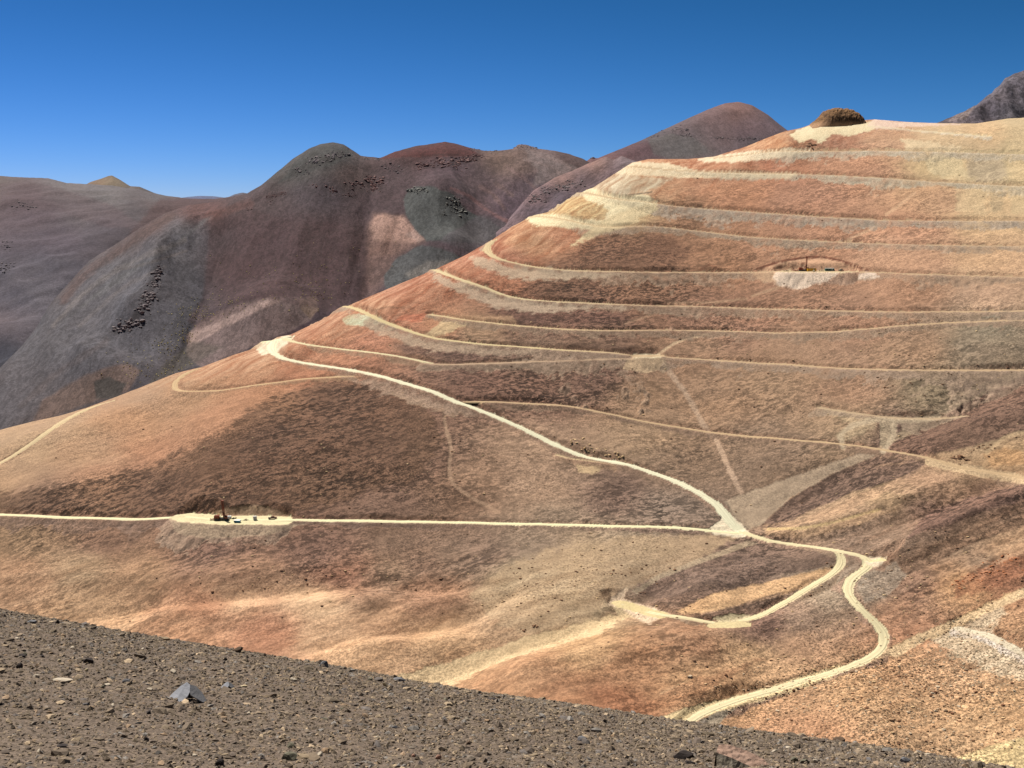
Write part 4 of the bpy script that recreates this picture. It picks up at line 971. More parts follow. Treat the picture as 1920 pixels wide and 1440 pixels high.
hillsC, pickC = mountain('violet_ridge', [(860, 480), (900, 455), (945, 412), (960, 398), (1000, 352), (1040, 330), (1090, 312), (1128, 297), (1138, 294), (1150, 300), (1165, 292), (1185, 300), (1220, 310), (1260, 330), (1300, 360)],
    [(860, 520), (950, 470), (1100, 400), (1200, 350), (1300, 380)], 220, 90, 930, 1240, [(860, 1500), (1200, 1600)], [(1000, 400, .5), (1150, 320, .5)],
    [(960, 410, (134, 106, 112)), (1000, 370, (138, 104, 106)), (1050, 335, (150, 112, 106)), (1120, 305, (164, 122, 112)), (1000, 400, (108, 88, 98)), (1050, 365, (98, 80, 90)), (1100, 340, (112, 88, 92)), (1150, 320, (116, 90, 96)), (1170, 302, (150, 122, 126)), (1080, 390, (110, 90, 104)), (1180, 310, (110, 92, 94))],
    401, rough=4, fall=(.6, .8), vein_amt=.2, cl=.8, light=(1.95, 1.9, 2.05))
hillsD, pickD = mountain('rounded_peak', [(1040, 330), (1100, 302), (1110, 295), (1120, 297), (1150, 285), (1200, 264), (1250, 241), (1290, 222), (1330, 204), (1360, 193), (1385, 191), (1410, 197), (1440, 215), (1458, 230), (1476, 244), (1500, 262), (1540, 300), (1600, 340)],
    [(1040, 380), (1250, 360), (1600, 380)], 330, 130, 1040, 1640, [(1040, 2000), (1600, 2000)], [(1200, 280, .5), (1400, 240, .6)],
    [(1130, 300, (118, 84, 80)), (1180, 280, (110, 80, 78)), (1210, 285, (98, 74, 76)), (1250, 270, (102, 92, 90)), (1300, 280, (104, 94, 90)), (1280, 240, (112, 94, 92)), (1340, 220, (124, 98, 94)), (1385, 205, (138, 104, 94)), (1400, 240, (118, 94, 94)), (1450, 240, (116, 96, 98)), (1350, 255, (112, 92, 90)), (1420, 270, (104, 90, 92)), (1230, 258, (92, 84, 84))],
    501, rough=4, fall=(-.2, .97), vein_amt=.10, light=(1.75, 1.85, 1.8), areas=[([(1215, 262), (1260, 250), (1300, 258), (1330, 285), (1260, 300), (1225, 290)], (100, 92, 88), 6, .6), ([(1150, 285), (1215, 262), (1225, 290), (1180, 295)], (98, 68, 70), 5, .6)])
hillsE, pickE = mountain('grey_crag', [(1700, 262), (1735, 240), (1760, 229), (1790, 216), (1815, 205), (1835, 193), (1850, 180), (1860, 174), (1864, 168), (1872, 163), (1885, 148), (1900, 140), (1925, 132), (1960, 118), (2000, 105), (2100, 120), (2200, 180)],
    [(1700, 300), (2200, 300)], 200, 120, 1700, 2190, [(1700, 1900), (2200, 1900)], [(1800, 230, .7), (1950, 180, .9)],
    [(1790, 222, (132, 116, 112)), (1760, 230, (100, 92, 96)), (1820, 210, (106, 96, 100)), (1860, 200, (92, 84, 90)), (1880, 180, (112, 102, 104)), (1910, 160, (104, 96, 100)), (1900, 210, (104, 98, 100)), (2000, 160, (104, 96, 98))],
    601, rough=15, fall=(.15, .98), vein_amt=.34, cl=1.3, areas=[([(1780, 226), (1800, 212), (1830, 200), (1810, 222)], (150, 130, 120), 4, .6)])
hillsG, pickG = mountain('tan_knoll', [(110, 380), (150, 352), (170, 341), (190, 335), (203, 330), (210, 329), (225, 337), (244, 349), (262, 350), (285, 360), (306, 368), (330, 380)],
    [(110, 380), (160, 362), (240, 368), (330, 385)], 130, 40, 120, 325, [(110, 5200), (330, 5200)], [(200, 350, .5)],
    [(190, 345, (142, 118, 92)), (215, 340, (124, 106, 84)), (170, 348, (146, 116, 94)), (220, 355, (134, 118, 98)), (250, 358, (104, 92, 90)), (290, 365, (92, 84, 84))], 701, rough=2.5, vein_amt=.2, light=(1.8, 1.85, 1.85))
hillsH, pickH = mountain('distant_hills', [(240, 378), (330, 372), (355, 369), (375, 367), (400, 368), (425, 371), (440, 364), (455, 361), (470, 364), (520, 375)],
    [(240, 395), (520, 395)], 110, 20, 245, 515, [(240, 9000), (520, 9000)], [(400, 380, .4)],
    [(350, 372, (110, 118, 146)), (380, 370, (106, 116, 148)), (420, 372, (112, 118, 142)), (455, 366, (104, 98, 104))], 801, rough=10, vein_amt=.15)  # blue of distance haze mixed into the rock colour

# ================================================================== ROCKS
def icosphere(sub):
    import bmesh
    bm = bmesh.new(); bmesh.ops.create_icosphere(bm, subdivisions=sub, radius=1.0)
    v = np.array([q.co[:] for q in bm.verts]); f = np.array([[w_.index for w_ in q.verts] for q in bm.faces]); bm.free()
    return v, f
ICO1 = icosphere(1); ICO2 = icosphere(2); ICO3 = icosphere(3)

def rock_shape(seed, size, planes=9, ico=ICO3, rough=.06):
    r = np.random.RandomState(seed)
    v = ico[0].copy()
    for _ in range(planes):
        n = r.normal(size=3); n /= np.linalg.norm(n); d = r.uniform(.45, .85)
        s = v @ n
        v = v - np.outer(np.maximum(s - d, 0), n)
    v += rough * perlin(v[:, :1] * 3 + seed, v[:, 1:2] * 3 + v[:, 2:] * 2, seed % 7) * v
    return v * np.array(size) / 2, ico[1]

def rot_z(v, t):
    c, s = math.cos(t), math.sin(t)
    return v @ np.array([[c, s, 0], [-s, c, 0], [0, 0, 1]])

def outcrop(name, label, pick, spots, mat, size, seed, cat='rock outcrop', hscale=1.0):
    far = pick is not ground
    size = size * (.30 if far else .7)
    """a crag of many shards standing out of the slope"""
    r = np.random.RandomState(seed)
    V = []; Fc = []; n = 0
    for (px_, py_, k, sx, sy) in spots:
        for _ in range(int(k * (3.2 if far else 1.5))):
            q = pick(px_ + r.normal() * sx * 1.15, py_ + r.normal() * sy * 1.15)
            s = min(size * r.lognormal(0, .4), size * 1.9)
            v, f = rock_shape(r.randint(1e6), (s * r.uniform(1.2, 2.8), s * r.uniform(1.0, 1.8), s * hscale * r.uniform(.7, 1.3)), 7, ICO1 if s < size * 1.2 else ICO2)
            v = rot_z(v, r.uniform(0, 6.3)) + q - np.array([0, 0, s * .08])
            V.append(v); Fc.append(f + n); n += len(v)
    o = mesh_np(name, np.vstack(V), np.vstack(Fc), mat, False)
    o['kind'] = 'stuff'; o['label'] = label
    return o

M_BASALT = rock_mat('dark_basalt', (98, 88, 90), (128, 118, 118), .12)
M_REDROCK = rock_mat('dark_red_rock', (106, 78, 76), (130, 102, 98), .12)
M_BROWN = rock_mat('brown_rock', (96, 66, 46), (132, 98, 66), .25)
M_GREYCRAG = rock_mat('grey_green_rock', (102, 102, 98), (128, 126, 120), .12)
M_OCHRE = rock_mat('ochre_boulders', (168, 136, 100), (214, 184, 142), .5)
M_DARKB = rock_mat('dark_brown_rock', (92, 68, 54), (136, 102, 76), .4)  # dark brown base colour for crags and loose rocks

outcrop('rock_outcrop', 'jagged dark spine of rock running down the grey spur at left', pickB, [(294, 512, 14, 3, 6), (288, 535, 12, 6, 5), (278, 555, 14, 6, 5), (268, 575, 10, 5, 6), (248, 605, 16, 9, 4), (228, 618, 14, 9, 4)], M_BASALT, 7, 11)
outcrop('rock_outcrop', 'dark rock band just below the red summit', pickB, [(800, 310, 12, 9, 3), (825, 305, 14, 8, 5), (850, 306, 14, 8, 4), (875, 298, 12, 8, 3), (895, 292, 8, 6, 3)], M_REDROCK, 7, 12)
outcrop('rock_outcrop', 'cluster of dark red crags in the middle of the mountain face', pickB, [(700, 350, 14, 6, 6), (710, 340, 8, 6, 4), (665, 345, 8, 7, 3), (690, 337, 5, 5, 3)], M_REDROCK, 7, 13)
outcrop('rock_outcrop', 'dark crags over the shoulder of the rounded left summit', pickB, [(560, 322, 10, 8, 4), (590, 303, 14, 9, 4), (618, 294, 14, 8, 4), (640, 290, 10, 8, 3)], M_BASALT, 6.5, 14)
outcrop('rock_outcrop', 'small crags along the saddle between the two summits', pickB, [(690, 299, 6, 6, 1.5), (705, 299, 7, 6, 1.5), (735, 312, 6, 8, 4), (748, 322, 5, 5, 3)], M_BASALT, 5, 15)
outcrop('rock_outcrop', 'thin red ledge on the left flank of the mountain', pickB, [(512, 366, 7, 7, 2), (530, 363, 5, 4, 2), (505, 379, 4, 6, 2), (470, 392, 3, 4, 1)], M_REDROCK, 4.5, 16)
outcrop('rock_outcrop', 'small isolated crag below the left summit', pickB, [(622, 358, 8, 4, 3), (590, 347, 4, 6, 2), (655, 366, 4, 5, 2)], M_REDROCK, 5, 17)
outcrop('rock_outcrop', 'crest crags at the right end of the skyline ridge', pickB, [(972, 275, 9, 5, 2), (985, 276, 7, 5, 2), (1000, 279, 6, 5, 1.5), (925, 284, 5, 8, 1.5), (890, 280, 5, 6, 1)], M_BASALT, 5, 18)
outcrop('rock_outcrop', 'grey crag on top of the rounded grey dome', pickB, [(775, 358, 10, 6, 2), (790, 355, 8, 6, 2), (850, 382, 12, 8, 7), (860, 392, 8, 5, 5), (830, 402, 3, 4, 2)], M_GREYCRAG, 6.5, 19)
outcrop('rock_outcrop', 'dark crags at the left edge halfway down the grey hills', pickA, [(6, 455, 8, 6, 4), (12, 465, 6, 8, 4), (5, 505, 10, 6, 5), (18, 500, 6, 6, 4)], M_BASALT, 7, 20)
outcrop('rock_outcrop', 'purple crag high on the grey hills at far left', pickA, [(45, 385, 9, 7, 3), (55, 392, 6, 7, 2), (28, 392, 4, 4, 2)], M_BASALT, 7, 21)
outcrop('rock_outcrop', 'slate grey crags low at the left edge beside the ochre slope', pickA, [(8, 735, 10, 7, 5), (5, 755, 8, 6, 5), (20, 745, 5, 6, 4)], M_BASALT, 5, 22)
outcrop('rock_outcrop', 'broken crags down the side of the violet ridge', pickC, [(1000, 375, 16, 10, 5), (1030, 358, 18, 10, 4), (1055, 350, 14, 10, 4), (1080, 345, 8, 8, 4)], M_BASALT, 5.5, 23)
outcrop('rock_outcrop', 'dark crag on the left shoulder of the rounded peak', pickD, [(1250, 246, 8, 9, 2), (1275, 243, 12, 7, 3), (1290, 254, 7, 8, 2), (1225, 257, 4, 6, 2)], M_BASALT, 6, 24)
outcrop('rock_outcrop', 'level row of dark rocks across the rounded peak', pickD, [(1345, 259, 7, 6, 1), (1370, 261, 9, 8, 1.2), (1395, 261, 8, 8, 1.2), (1415, 261, 5, 4, 1.5)], M_BASALT, 5, 25)
outcrop('rock_outcrop', 'little dark point in the gap between mountain and rounded peak', pickD, [(1110, 296, 5, 2.5, 1)], M_BASALT, 6, 26)
outcrop('rock_outcrop', 'dark rust brown boulders weathering out of the slope at right', ground, [(1850, 1072, 20, 16, 6), (1880, 1055, 16, 16, 6), (1820, 1085, 12, 10, 5), (1895, 1048, 8, 8, 5), (1800, 1096, 6, 8, 4)], rock_mat('rust_rock', (128, 78, 52), (168, 112, 76), .5), 1.0, 27)
outcrop('rock_outcrop', 'dark hollow crag above the bend of the right hand track', ground, [(1798, 858, 9, 7, 1.5), (1808, 861, 5, 5, 1.5)], M_DARKB, 2.0, 28)
outcrop('rock_outcrop', 'two small brown crags on the tan fan in the valley', ground, [(983, 1181, 5, 3, 1.5), (1003, 1174, 5, 2.5, 1.5)], M_DARKB, .7, 29)
outcrop('rock_outcrop', 'pale rocks along the cut above the main road', ground, [(1085, 828, 10, 10, 3), (1110, 842, 12, 10, 3), (1150, 855, 8, 12, 3), (1185, 868, 5, 8, 2)], M_OCHRE, 1.1, 30)
outcrop('rock_outcrop', 'dark brown rocks beside the orange streak near the bottom of the gully', ground, [(1205, 1112, 6, 5, 1.5)], M_DARKB, 1.0, 31)
outcrop('rock_outcrop', 'line of small dark rocks across the right hand slope', ground, [(1850, 838, 9, 10, 3), (1835, 843, 6, 8, 2), (1690, 935, 6, 8, 3)], M_DARKB, .9, 32)
outcrop('rock_outcrop', 'dark brown rocks standing in for a shaded hole in the cliff under the brown knob', ground, [(1520, 273, 8, 4, 3)], M_DARKB, 3.0, 33)  # dark rock set where the hole holds only shade

# pale broken rubble, nobody could count it
def rubble(name, spots, cols, size, seed, mat):
    r = np.random.RandomState(seed); V = []; Fc = []; CC = []; n = 0
    v0, f0 = ICO1
    for (px_, py_, k, sx, sy) in spots:
        for _ in range(k):
            q = ground(px_ + r.normal() * sx, py_ + r.normal() * sy)
            s = size * r.lognormal(0, .5)
            v = v0 * (1 + .35 * r.uniform(-1, 1, (12 if len(v0) == 12 else len(v0), 1))) * s / 2 * np.array([1.2, 1, .75]) + q
            V.append(v); Fc.append(f0 + n); n += len(v); CC.append(np.repeat((lin(cols[r.randint(len(cols))]) / LIGHT)[None] * r.uniform(.75, 1.1), len(v), 0))
    o = mesh_np(name, np.vstack(V), np.vstack(Fc), mat, False, np.vstack(CC))
    o['kind'] = 'stuff'; o['label'] = 'pale broken rubble spilled over the slope'
    return o
M_RUBBLE = rock_mat('rubble_rock', (200, 180, 150), (220, 205, 180), 1.2, attr=True)
PALE = [(246, 234, 208), (234, 214, 180), (210, 180, 140), (196, 150, 116)]
rubble('rubble', [(1830, 1225, 900, 45, 18), (1770, 1205, 400, 35, 10), (1890, 1260, 700, 40, 20), (1800, 1180, 300, 30, 12)], [(222, 200, 166), (206, 180, 146), (190, 158, 124)], .36, 51, M_RUBBLE)
rubble('rubble', [(1600, 1330, 900, 160, 35), (1780, 1330, 1100, 110, 50), (1500, 1290, 300, 60, 20), (1700, 1270, 500, 80, 20)], [(226, 186, 146), (204, 160, 120), (150, 104, 76), (236, 206, 170)], .5, 52, M_RUBBLE)

# the brown knob on the summit
def knob():
    c = ground(1578, 234)
    m_ = c[1] / F
    xs = np.linspace(-66, 62, 150); ys = np.linspace(-1, 1, 80)
    prof = np.interp(xs, [-66, -56, -46, -38, -30, -24, -14, 0, 14, 26, 34, 40, 45, 50, 55, 62], [-22, -8, 4, 11, 18, 26, 30, 31.5, 30.5, 28, 24, 17, 9, 3, -6, -22])
    gx, gy = np.meshgrid(xs, ys, indexing='ij')
    env = np.clip(1 - np.abs(gy) ** 2.4, 0, 1)
    z = (prof[:, None] + 22) * env ** .45 - 22
    n1 = fbm(gx / 13, gy * 3.2, 4, 3, .6); n2 = np.abs(fbm(gx / 6, gy * 6, 3, 8, .6))
    z = z + (n1 * 4 - n2 * 5.0 + 1) * np.clip((z + 6) / 14, 0, 1)
    X_ = c[0] + gx * m_ + n1 * 1.0; Y_ = c[1] + 20 + gy * 30; Z_ = c[2] + z * m_
    co_ = np.stack([X_, Y_, Z_], -1)
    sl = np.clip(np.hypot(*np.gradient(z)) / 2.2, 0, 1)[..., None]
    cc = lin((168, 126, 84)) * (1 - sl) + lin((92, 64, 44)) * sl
    lowz = sstep(10, -2, z)[..., None]
    cc = cc * (1 - lowz) + lin((196, 152, 116)) * lowz
    cc = cc * (1 + n1[..., None] * .5) / 1.7
    o = mesh_np('summit_outcrop', co_.reshape(-1, 3), grid_faces(150, 80)[:, ::-1] if False else grid_faces(150, 80), rock_mat('knob_rock', (92, 64, 44), (132, 98, 64), .5, .9, attr=True), True, cc.reshape(-1, 3))
    return tag(o, 'rounded dark brown crag crowning the terraced summit', 'rock outcrop')
knob()

# tufts of yellow grass in the ravine behind the ridge
def tufts():
    r = np.random.RandomState(5); V = []; Fc = []; n = 0
    for (px_, py_, k, sx, sy) in [(340, 630, 70, 14, 10), (310, 650, 70, 22, 9), (370, 590, 110, 22, 8), (420, 565, 60, 30, 8), (590, 545, 40, 14, 12), (260, 690, 60, 30, 14), (500, 540, 60, 60, 30), (600, 520, 60, 60, 30), (330, 690, 40, 20, 10)]:
        for _ in range(k):
            q = pickB(px_ + r.normal() * sx, py_ + r.normal() * sy); s = r.uniform(.7, 1.5)
            for b_ in range(6):
                t_ = r.uniform(0, 6.3); L = s * r.uniform(.7, 1.2)
                d = np.array([math.cos(t_), math.sin(t_), 0]); e = np.array([-d[1], d[0], 0])
                V += [q + e * s * .35, q - e * s * .35, q + d * L * .8 + np.array([0, 0, L * .8])]
                Fc.append((n, n + 1, n + 2)); n += 3
    o = mesh_np('grass_tufts', np.array(V), np.array(Fc), rock_mat('dry_grass', (168, 160, 104), (206, 190, 132), .3), False)
    o['kind'] = 'stuff'; o['label'] = 'yellow green tufts of dry grass in the ravine behind the ridge'
tufts()
# loose rocks dotted over the slopes, far too many to count
def dots(name, label, mat, k_, size, seed):
    r = np.random.RandomState(seed); V = []; Fc = []; n = 0
    v0, f0 = ICO1
    for (px_, py_, k, sx, sy) in [(1120, 1060, 90, 120, 30), (1000, 1110, 50, 60, 30), (1500, 620, 120, 260, 60), (1150, 800, 140, 250, 90), (600, 880, 140, 250, 60), (1450, 1200, 90, 160, 60), (1700, 1100, 160, 120, 80), (1650, 700, 120, 160, 60), (1500, 400, 100, 200, 60), (500, 1080, 90, 250, 40), (900, 640, 60, 160, 50), (1650, 1320, 160, 160, 60)]:
        for _ in range(int(k * k_)):
            q = ground(px_ + r.normal() * sx, py_ + r.normal() * sy); s = size * min(r.lognormal(-.35, .45), 1.8)
            v = v0 * (1 + .3 * r.uniform(-1, 1, (len(v0), 1))) * s / 2 * np.array([1.4, 1, .8]) + q
            V.append(v); Fc.append(f0 + n); n += len(v)
    o = mesh_np(name, np.vstack(V), np.vstack(Fc), mat, False)
    o['kind'] = 'stuff'; o['label'] = label
dots('scattered_rocks', 'small dark rocks scattered over the slopes', M_DARKB, 1.3, .85, 9)
dots('scattered_rocks', 'small pale rocks scattered over the slopes', M_OCHRE, 1.2, .8, 10)

# ================================================================== DRILL CAMPS
M_RUST = paint('rust_brown_paint', (132, 58, 34), .6, dust=.15)
M_BLACK = paint('black_steel', (34, 28, 28), .6, dust=.2)
M_WHITE = paint('white_paint', (226, 226, 222), .5)
M_BLUE = paint('teal_tarpaulin', (50, 130, 160), .7, dust=.1)
M_YEL = paint('yellow_paint', (226, 170, 30), .5, dust=.1)
M_OLIVE = paint('dark_olive_paint', (84, 70, 32), .6)
M_GREEN = paint('bottle_green_paint', (44, 96, 88), .5, dust=.15)
M_MAROON = paint('maroon_paint', (70, 20, 22), .35, dust=.2)
M_GLASS = paint('dark_glass', (24, 28, 34), .1, dust=.1)
M_TYRE = paint('tyre_rubber', (24, 22, 22), .9, dust=.3)
M_GREYP = paint('grey_panel', (170, 168, 166), .6)
M_SAND = paint('sand_tarpaulin', (206, 190, 160), .8)

def site(px_, py_, dz=0.0):
    g = ground(px_, py_); g[2] += dz
    return g

def drill_rig(px_, py_, rz, label, lean, mast_h, grp):
    g = site(px_, py_, .1)
    t_ = empty('drill_rig', g, rz)
    tag(t_, label, 'drill rig', grp)
    MB().box((-1.2, 0, 1.05), (9.6, 2.3, .35)).box((-1.2, 0, .75), (9.0, 1.2, .3)).build('chassis', M_BLACK, t_)
    for s in (-1, 1):
        tr = MB()
        prof = [(-5.4, .3), (-5.0, .04), (2.6, .04), (3.0, .3), (3.0, .6), (2.6, .86), (-5.0, .86), (-5.4, .6)]
        tr.prism(prof, s * 1.0 - .28, s * 1.0 + .28).build('crawler_track', M_BLACK, t_)
    MB().box((-4.0, 0, 2.1), (3.2, 2.0, 1.7), bev=.12).box((-4.0, 0, 3.05), (2.2, 1.3, .25)).build('engine_housing', M_RUST, t_)
    MB().tube((-5.0, .6, 2.9), (-5.0, .6, 4.0), .12).build('exhaust_pipe', M_BLACK, t_)
    MB().box((1.9, -.75, 2.3), (1.5, 1.2, 2.0), bev=.1).build('operator_cab', M_RUST, t_)
    MB().box((1.9, -1.36, 2.6), (1.1, .03, .9)).build('window', M_GLASS, t_)
    pr = MB()
    for i in range(5): pr.tube((-2.3, -.6 + .28 * i, 1.5 + (i % 2) * .2), (2.0, -.6 + .28 * i, 1.5 + (i % 2) * .2), .09)
    pr.build('drill_pipes', M_BLACK, t_)
    # mast: two rails per side with lacing
    mast = empty('mast', (0.6, 0, 1.2)); mast.parent = t_; mast.rotation_euler = (0, lean, 0)
    ml = MB(); w_ = .42
    for x in (-w_, w_):
        for y in (-w_, w_): ml.box((x, y, mast_h / 2), (.26, .26, mast_h))
    ml.build('mast_rails', M_RUST, mast)
    lc = MB(); k = 11
    for i in range(k):
        z0, z1 = mast_h * i / k, mast_h * (i + 1) / k
        for y in (-w_, w_):
            lc.tube((-w_, y, z0) if i % 2 else (w_, y, z0), (w_, y, z1) if i % 2 else (-w_, y, z1), .06, n=5)
        for x in (-w_, w_):
            lc.tube((x, -w_, z0) if i % 2 else (x, w_, z0), (x, w_, z1) if i % 2 else (x, -w_, z1), .06, n=5)
    lc.build('lacing', M_RUST, mast)
    MB().box((0, 0, mast_h + .25), (1.7, 1.1, .5), bev=.08).tube((-.6, -.3, mast_h + .6), (-.6, .3, mast_h + .6), .3).build('crown_block', M_RUST, mast)
    MB().box((0, 0, mast_h * .33), (1.0, 1.0, 1.3), bev=.1).build('rotary_head', M_BLACK, mast)
    MB().tube((0, 0, -1.0), (0, 0, mast_h * .33), .12).build('drill_string', M_BLACK, mast)
    for s in (-1, 1):
        MB().tube((-2.4, s * .7, 1.3), (.5, s * .45, 5.2), .11).build('brace', M_RUST, t_)
    return t_

def pickup(px_, py_, rz, label, mat, grp=None):
    g = site(px_, py_, .05)
    t_ = empty('pickup_truck', g, rz); tag(t_, label, 'pickup truck', grp)
    b = MB(); prof = [(-2.6, .55), (2.55, .55), (2.62, .8), (2.55, 1.05), (1.35, 1.18), (.75, 1.78), (-.65, 1.82), (-.95, 1.2), (-1.0, 1.12), (-2.6, 1.12)]
    b.prism(prof, -.9, .9).build('body', mat, t_)
    MB().prism([(1.28, 1.2), (.8, 1.68), (-.58, 1.72), (-.82, 1.22)], -.92, .92).build('side_windows', M_GLASS, t_)
    MB().box((1.08, 0, 1.46), (.03, 1.5, .62), rot=(0, -.79, 0)).build('windscreen', M_GLASS, t_)
    MB().box((-1.75, 0, 1.15), (1.5, 1.5, .06)).build('cargo_bed', M_BLACK, t_)
    MB().box((2.66, 0, .65), (.12, 1.75, .25)).build('bumper', M_BLACK, t_)
    for s in (-1, 1):
        MB().box((2.6, s * .65, .9), (.08, .36, .2)).build('headlight', M_WHITE, t_)
        for x in (-1.7, 1.65):
            wh = MB().tube((x, s * .74, .42), (x, s * .98, .42), .42, n=14).build('wheel', M_TYRE, t_)
            MB().tube((x, s * .982, .42), (x, s * .995, .42), .2, n=10).build('rim', M_GREYP, wh)
    return t_

def cabin(name, px_, py_, rz, size, mat, roofmat, label, cat, doors=True, windows=2, grp=None, dmat=None):
    g = site(px_, py_, .05)
    L, W_, H_ = size
    t_ = empty(name, g, rz); tag(t_, label, cat, grp)
    b = MB().box((0, 0, .2 + H_ / 2), (L, W_, H_))
    n = int(L / .5)
    for i in range(n + 1):
        for s in (-1, 1): b.box((-L / 2 + L * i / n * .998, s * (W_ / 2 + .03), .2 + H_ / 2), (.12, .06, H_ * .94))
    b.build('wall', mat, t_)
    MB().box((0, 0, .2 + H_ + .08), (L + .24, W_ + .24, .16), bev=.04).build('roof', roofmat, t_)
    MB().box((-L * .35, 0, .1), (.3, W_, .2)).build('skid', M_BLACK, t_)
    MB().box((L * .35, 0, .1), (.3, W_, .2)).build('skid', M_BLACK, t_)
    if doors: MB().box((L * .28, -W_ / 2 - .07, .2 + min(1.0, H_ * .45)), (min(.9, L * .3), .05, min(2.0, H_ * .85))).build('door', dmat or M_GREYP, t_)
    for k in range(windows):
        MB().box((-L * .32 + k * L * .27, -W_ / 2 - .07, .2 + H_ * .6), (.8, .05, .7)).build('window', M_GLASS, t_)
    return t_

GR = 'drill rigs on their pads'
drill_rig(419, 975.5, 0.0, 'brown drill rig with leaning mast on the lower pad beside the valley road', -.09, 10.6, GR)
pickup(511, 973.5, .25, 'dark maroon pickup parked alone at the right end of the lower pad', M_MAROON)
cabin('storage_cabin', 478, 975, .45, (1.9, 1.7, 2.0), M_GREYP, M_GREYP, 'small pale grey upright cabin between the rig and the maroon pickup', 'cabin', True, 0)
cabin('shelter_tent', 445, 979.5, -.05, (3.6, 2.2, 1.1), M_BLUE, M_WHITE, 'low teal shelter with white roof at the front edge of the lower pad', 'shelter', False, 1)
def tank(px_, py_, rz, L, r_, mat, label):
    g = site(px_, py_, .05); t_ = empty('water_tank', g, rz); tag(t_, label, 'water tank')
    MB().tube((-L / 2, 0, r_ + .3), (L / 2, 0, r_ + .3), r_, n=20).tube((-L / 2 - .15, 0, r_ + .3), (-L / 2, 0, r_ + .3), r_ * .75, r_, n=20).tube((L / 2, 0, r_ + .3), (L / 2 + .15, 0, r_ + .3), r_, r_ * .75, n=20).build('tank_shell', mat, t_)
    for x in (-L * .3, L * .3): MB().box((x, 0, .3), (.3, r_ * 1.7, .6)).build('cradle', M_BLACK, t_)
    MB().tube((0, 0, 2 * r_ + .2), (0, 0, 2 * r_ + .45), .28, n=12).build('hatch', M_GREYP, t_)
tank(430, 973, .1, 2.4, .85, M_WHITE, 'white water tank standing just right of the lower drill rig')
def pile(px_, py_, label, mat, seed, L=2.6, rz=0.0, n=9, name='supply_pile', cat='supplies'):
    g = site(px_, py_, .02); t_ = empty(name, g, rz); tag(t_, label, cat)
    r = np.random.RandomState(seed)
    MB().box((0, 0, .08), (L, 1.4, .14)).build('pallet', M_OLIVE, t_)
    for k in range(n):
        MB().box((r.uniform(-L / 2 + .3, L / 2 - .3), r.uniform(-.4, .4), .32 + .3 * (k % 3)), (r.uniform(.5, 1.1), r.uniform(.4, .8), .32), rot=(0, 0, r.uniform(-.3, .3)), bev=.05).build('crate', mat, t_)
    return t_
pile(439, 973.5, 'dark heap of equipment right of the white tank', M_BLACK, 1, 3.0)
pile(461, 975.5, 'low sand coloured stack under a tarpaulin beside the grey cabin', M_SAND, 2, 3.2, n=7)
pile(400, 975.5, 'brown drill supplies stacked at the left end of the lower pad', M_RUST, 3, 4.0, n=10)

drill_rig(1510, 508.6, 0.0, 'dark red drill rig with upright mast on the upper pad, yellow container beside it', .02, 10.8, GR)
pile(1492, 508.8, 'row of dark red equipment left of the upper drill rig', M_RUST, 4, 5.2, n=14)
cabin('container', 1521.5, 508.8, 0.0, (7.4, 2.5, 2.3), M_YEL, M_OLIVE, 'yellow container with dark roof right of the upper drill rig', 'container', True, 0, dmat=M_OLIVE)
cabin('storage_cabin', 1555, 507.8, 0.0, (7.4, 2.5, 1.9), M_GREEN, M_WHITE, 'dark green cabin with white roof on the upper pad', 'cabin', True, 2)
pickup(1577, 508.6, .7, 'dark pickup parked at the right end of the upper pad', M_BLACK)
tank(1526, 509.6, .0, 1.2, .6, M_SAND, 'small pale tank in front of the yellow container')
pile(1474, 508.5, 'low dark pipes lying at the left end of the upper pad', M_BLACK, 6, 4.4, n=6)
pile(1540, 508.4, 'thin dark stack between the yellow container and the green cabin', M_BLACK, 7, 4.6, n=6)

# ================================================================== FOREGROUND GRAVEL SLOPE
YC_P = ([-400, 0, 500, 1000, 1500, 1920, 2400], [16.0, 15.0, 13.0, 11.0, 9.3, 8.2, 7.6])
def fg_params(aa):
    py = crest_rows(aa, FG_CREST)
    px = px_of(aa, py)
    return m_of(py), np.interp(px, *YC_P)
def fg_height(x, y):
    aa = np.clip(x / np.maximum(y, 1.0), -.75, .75)
    m_, yc = fg_params(aa)
    k1 = 1.7 / yc ** 2
    d = y - yc
    zf = m_ * y - k1 * d * d
    zb = m_ * yc + m_ * np.minimum(d, 6) - .035 * np.minimum(d, 6) ** 2 + (m_ - .42) * np.maximum(d - 6, 0) * 1.0
    z = np.where(d < 0, zf, zb)
    bump = .05 * fbm(x / 1.3, y / 1.3, 3, 15) + .012 * fbm(x / .18, y / .18, 3, 19)
    return z + bump * sstep(0, 2.5, np.abs(d) + .8)
af = np.linspace(-.72, .72, 640)
yr = np.concatenate([np.linspace(1.6, 4.2, 24)[:-1], np.linspace(4.2, 17.5, 330), np.linspace(17.5, 34, 26)[1:]])
YF = np.repeat(yr[None], len(af), 0); XF = af[:, None] * YF
ZF = fg_height(XF, YF)
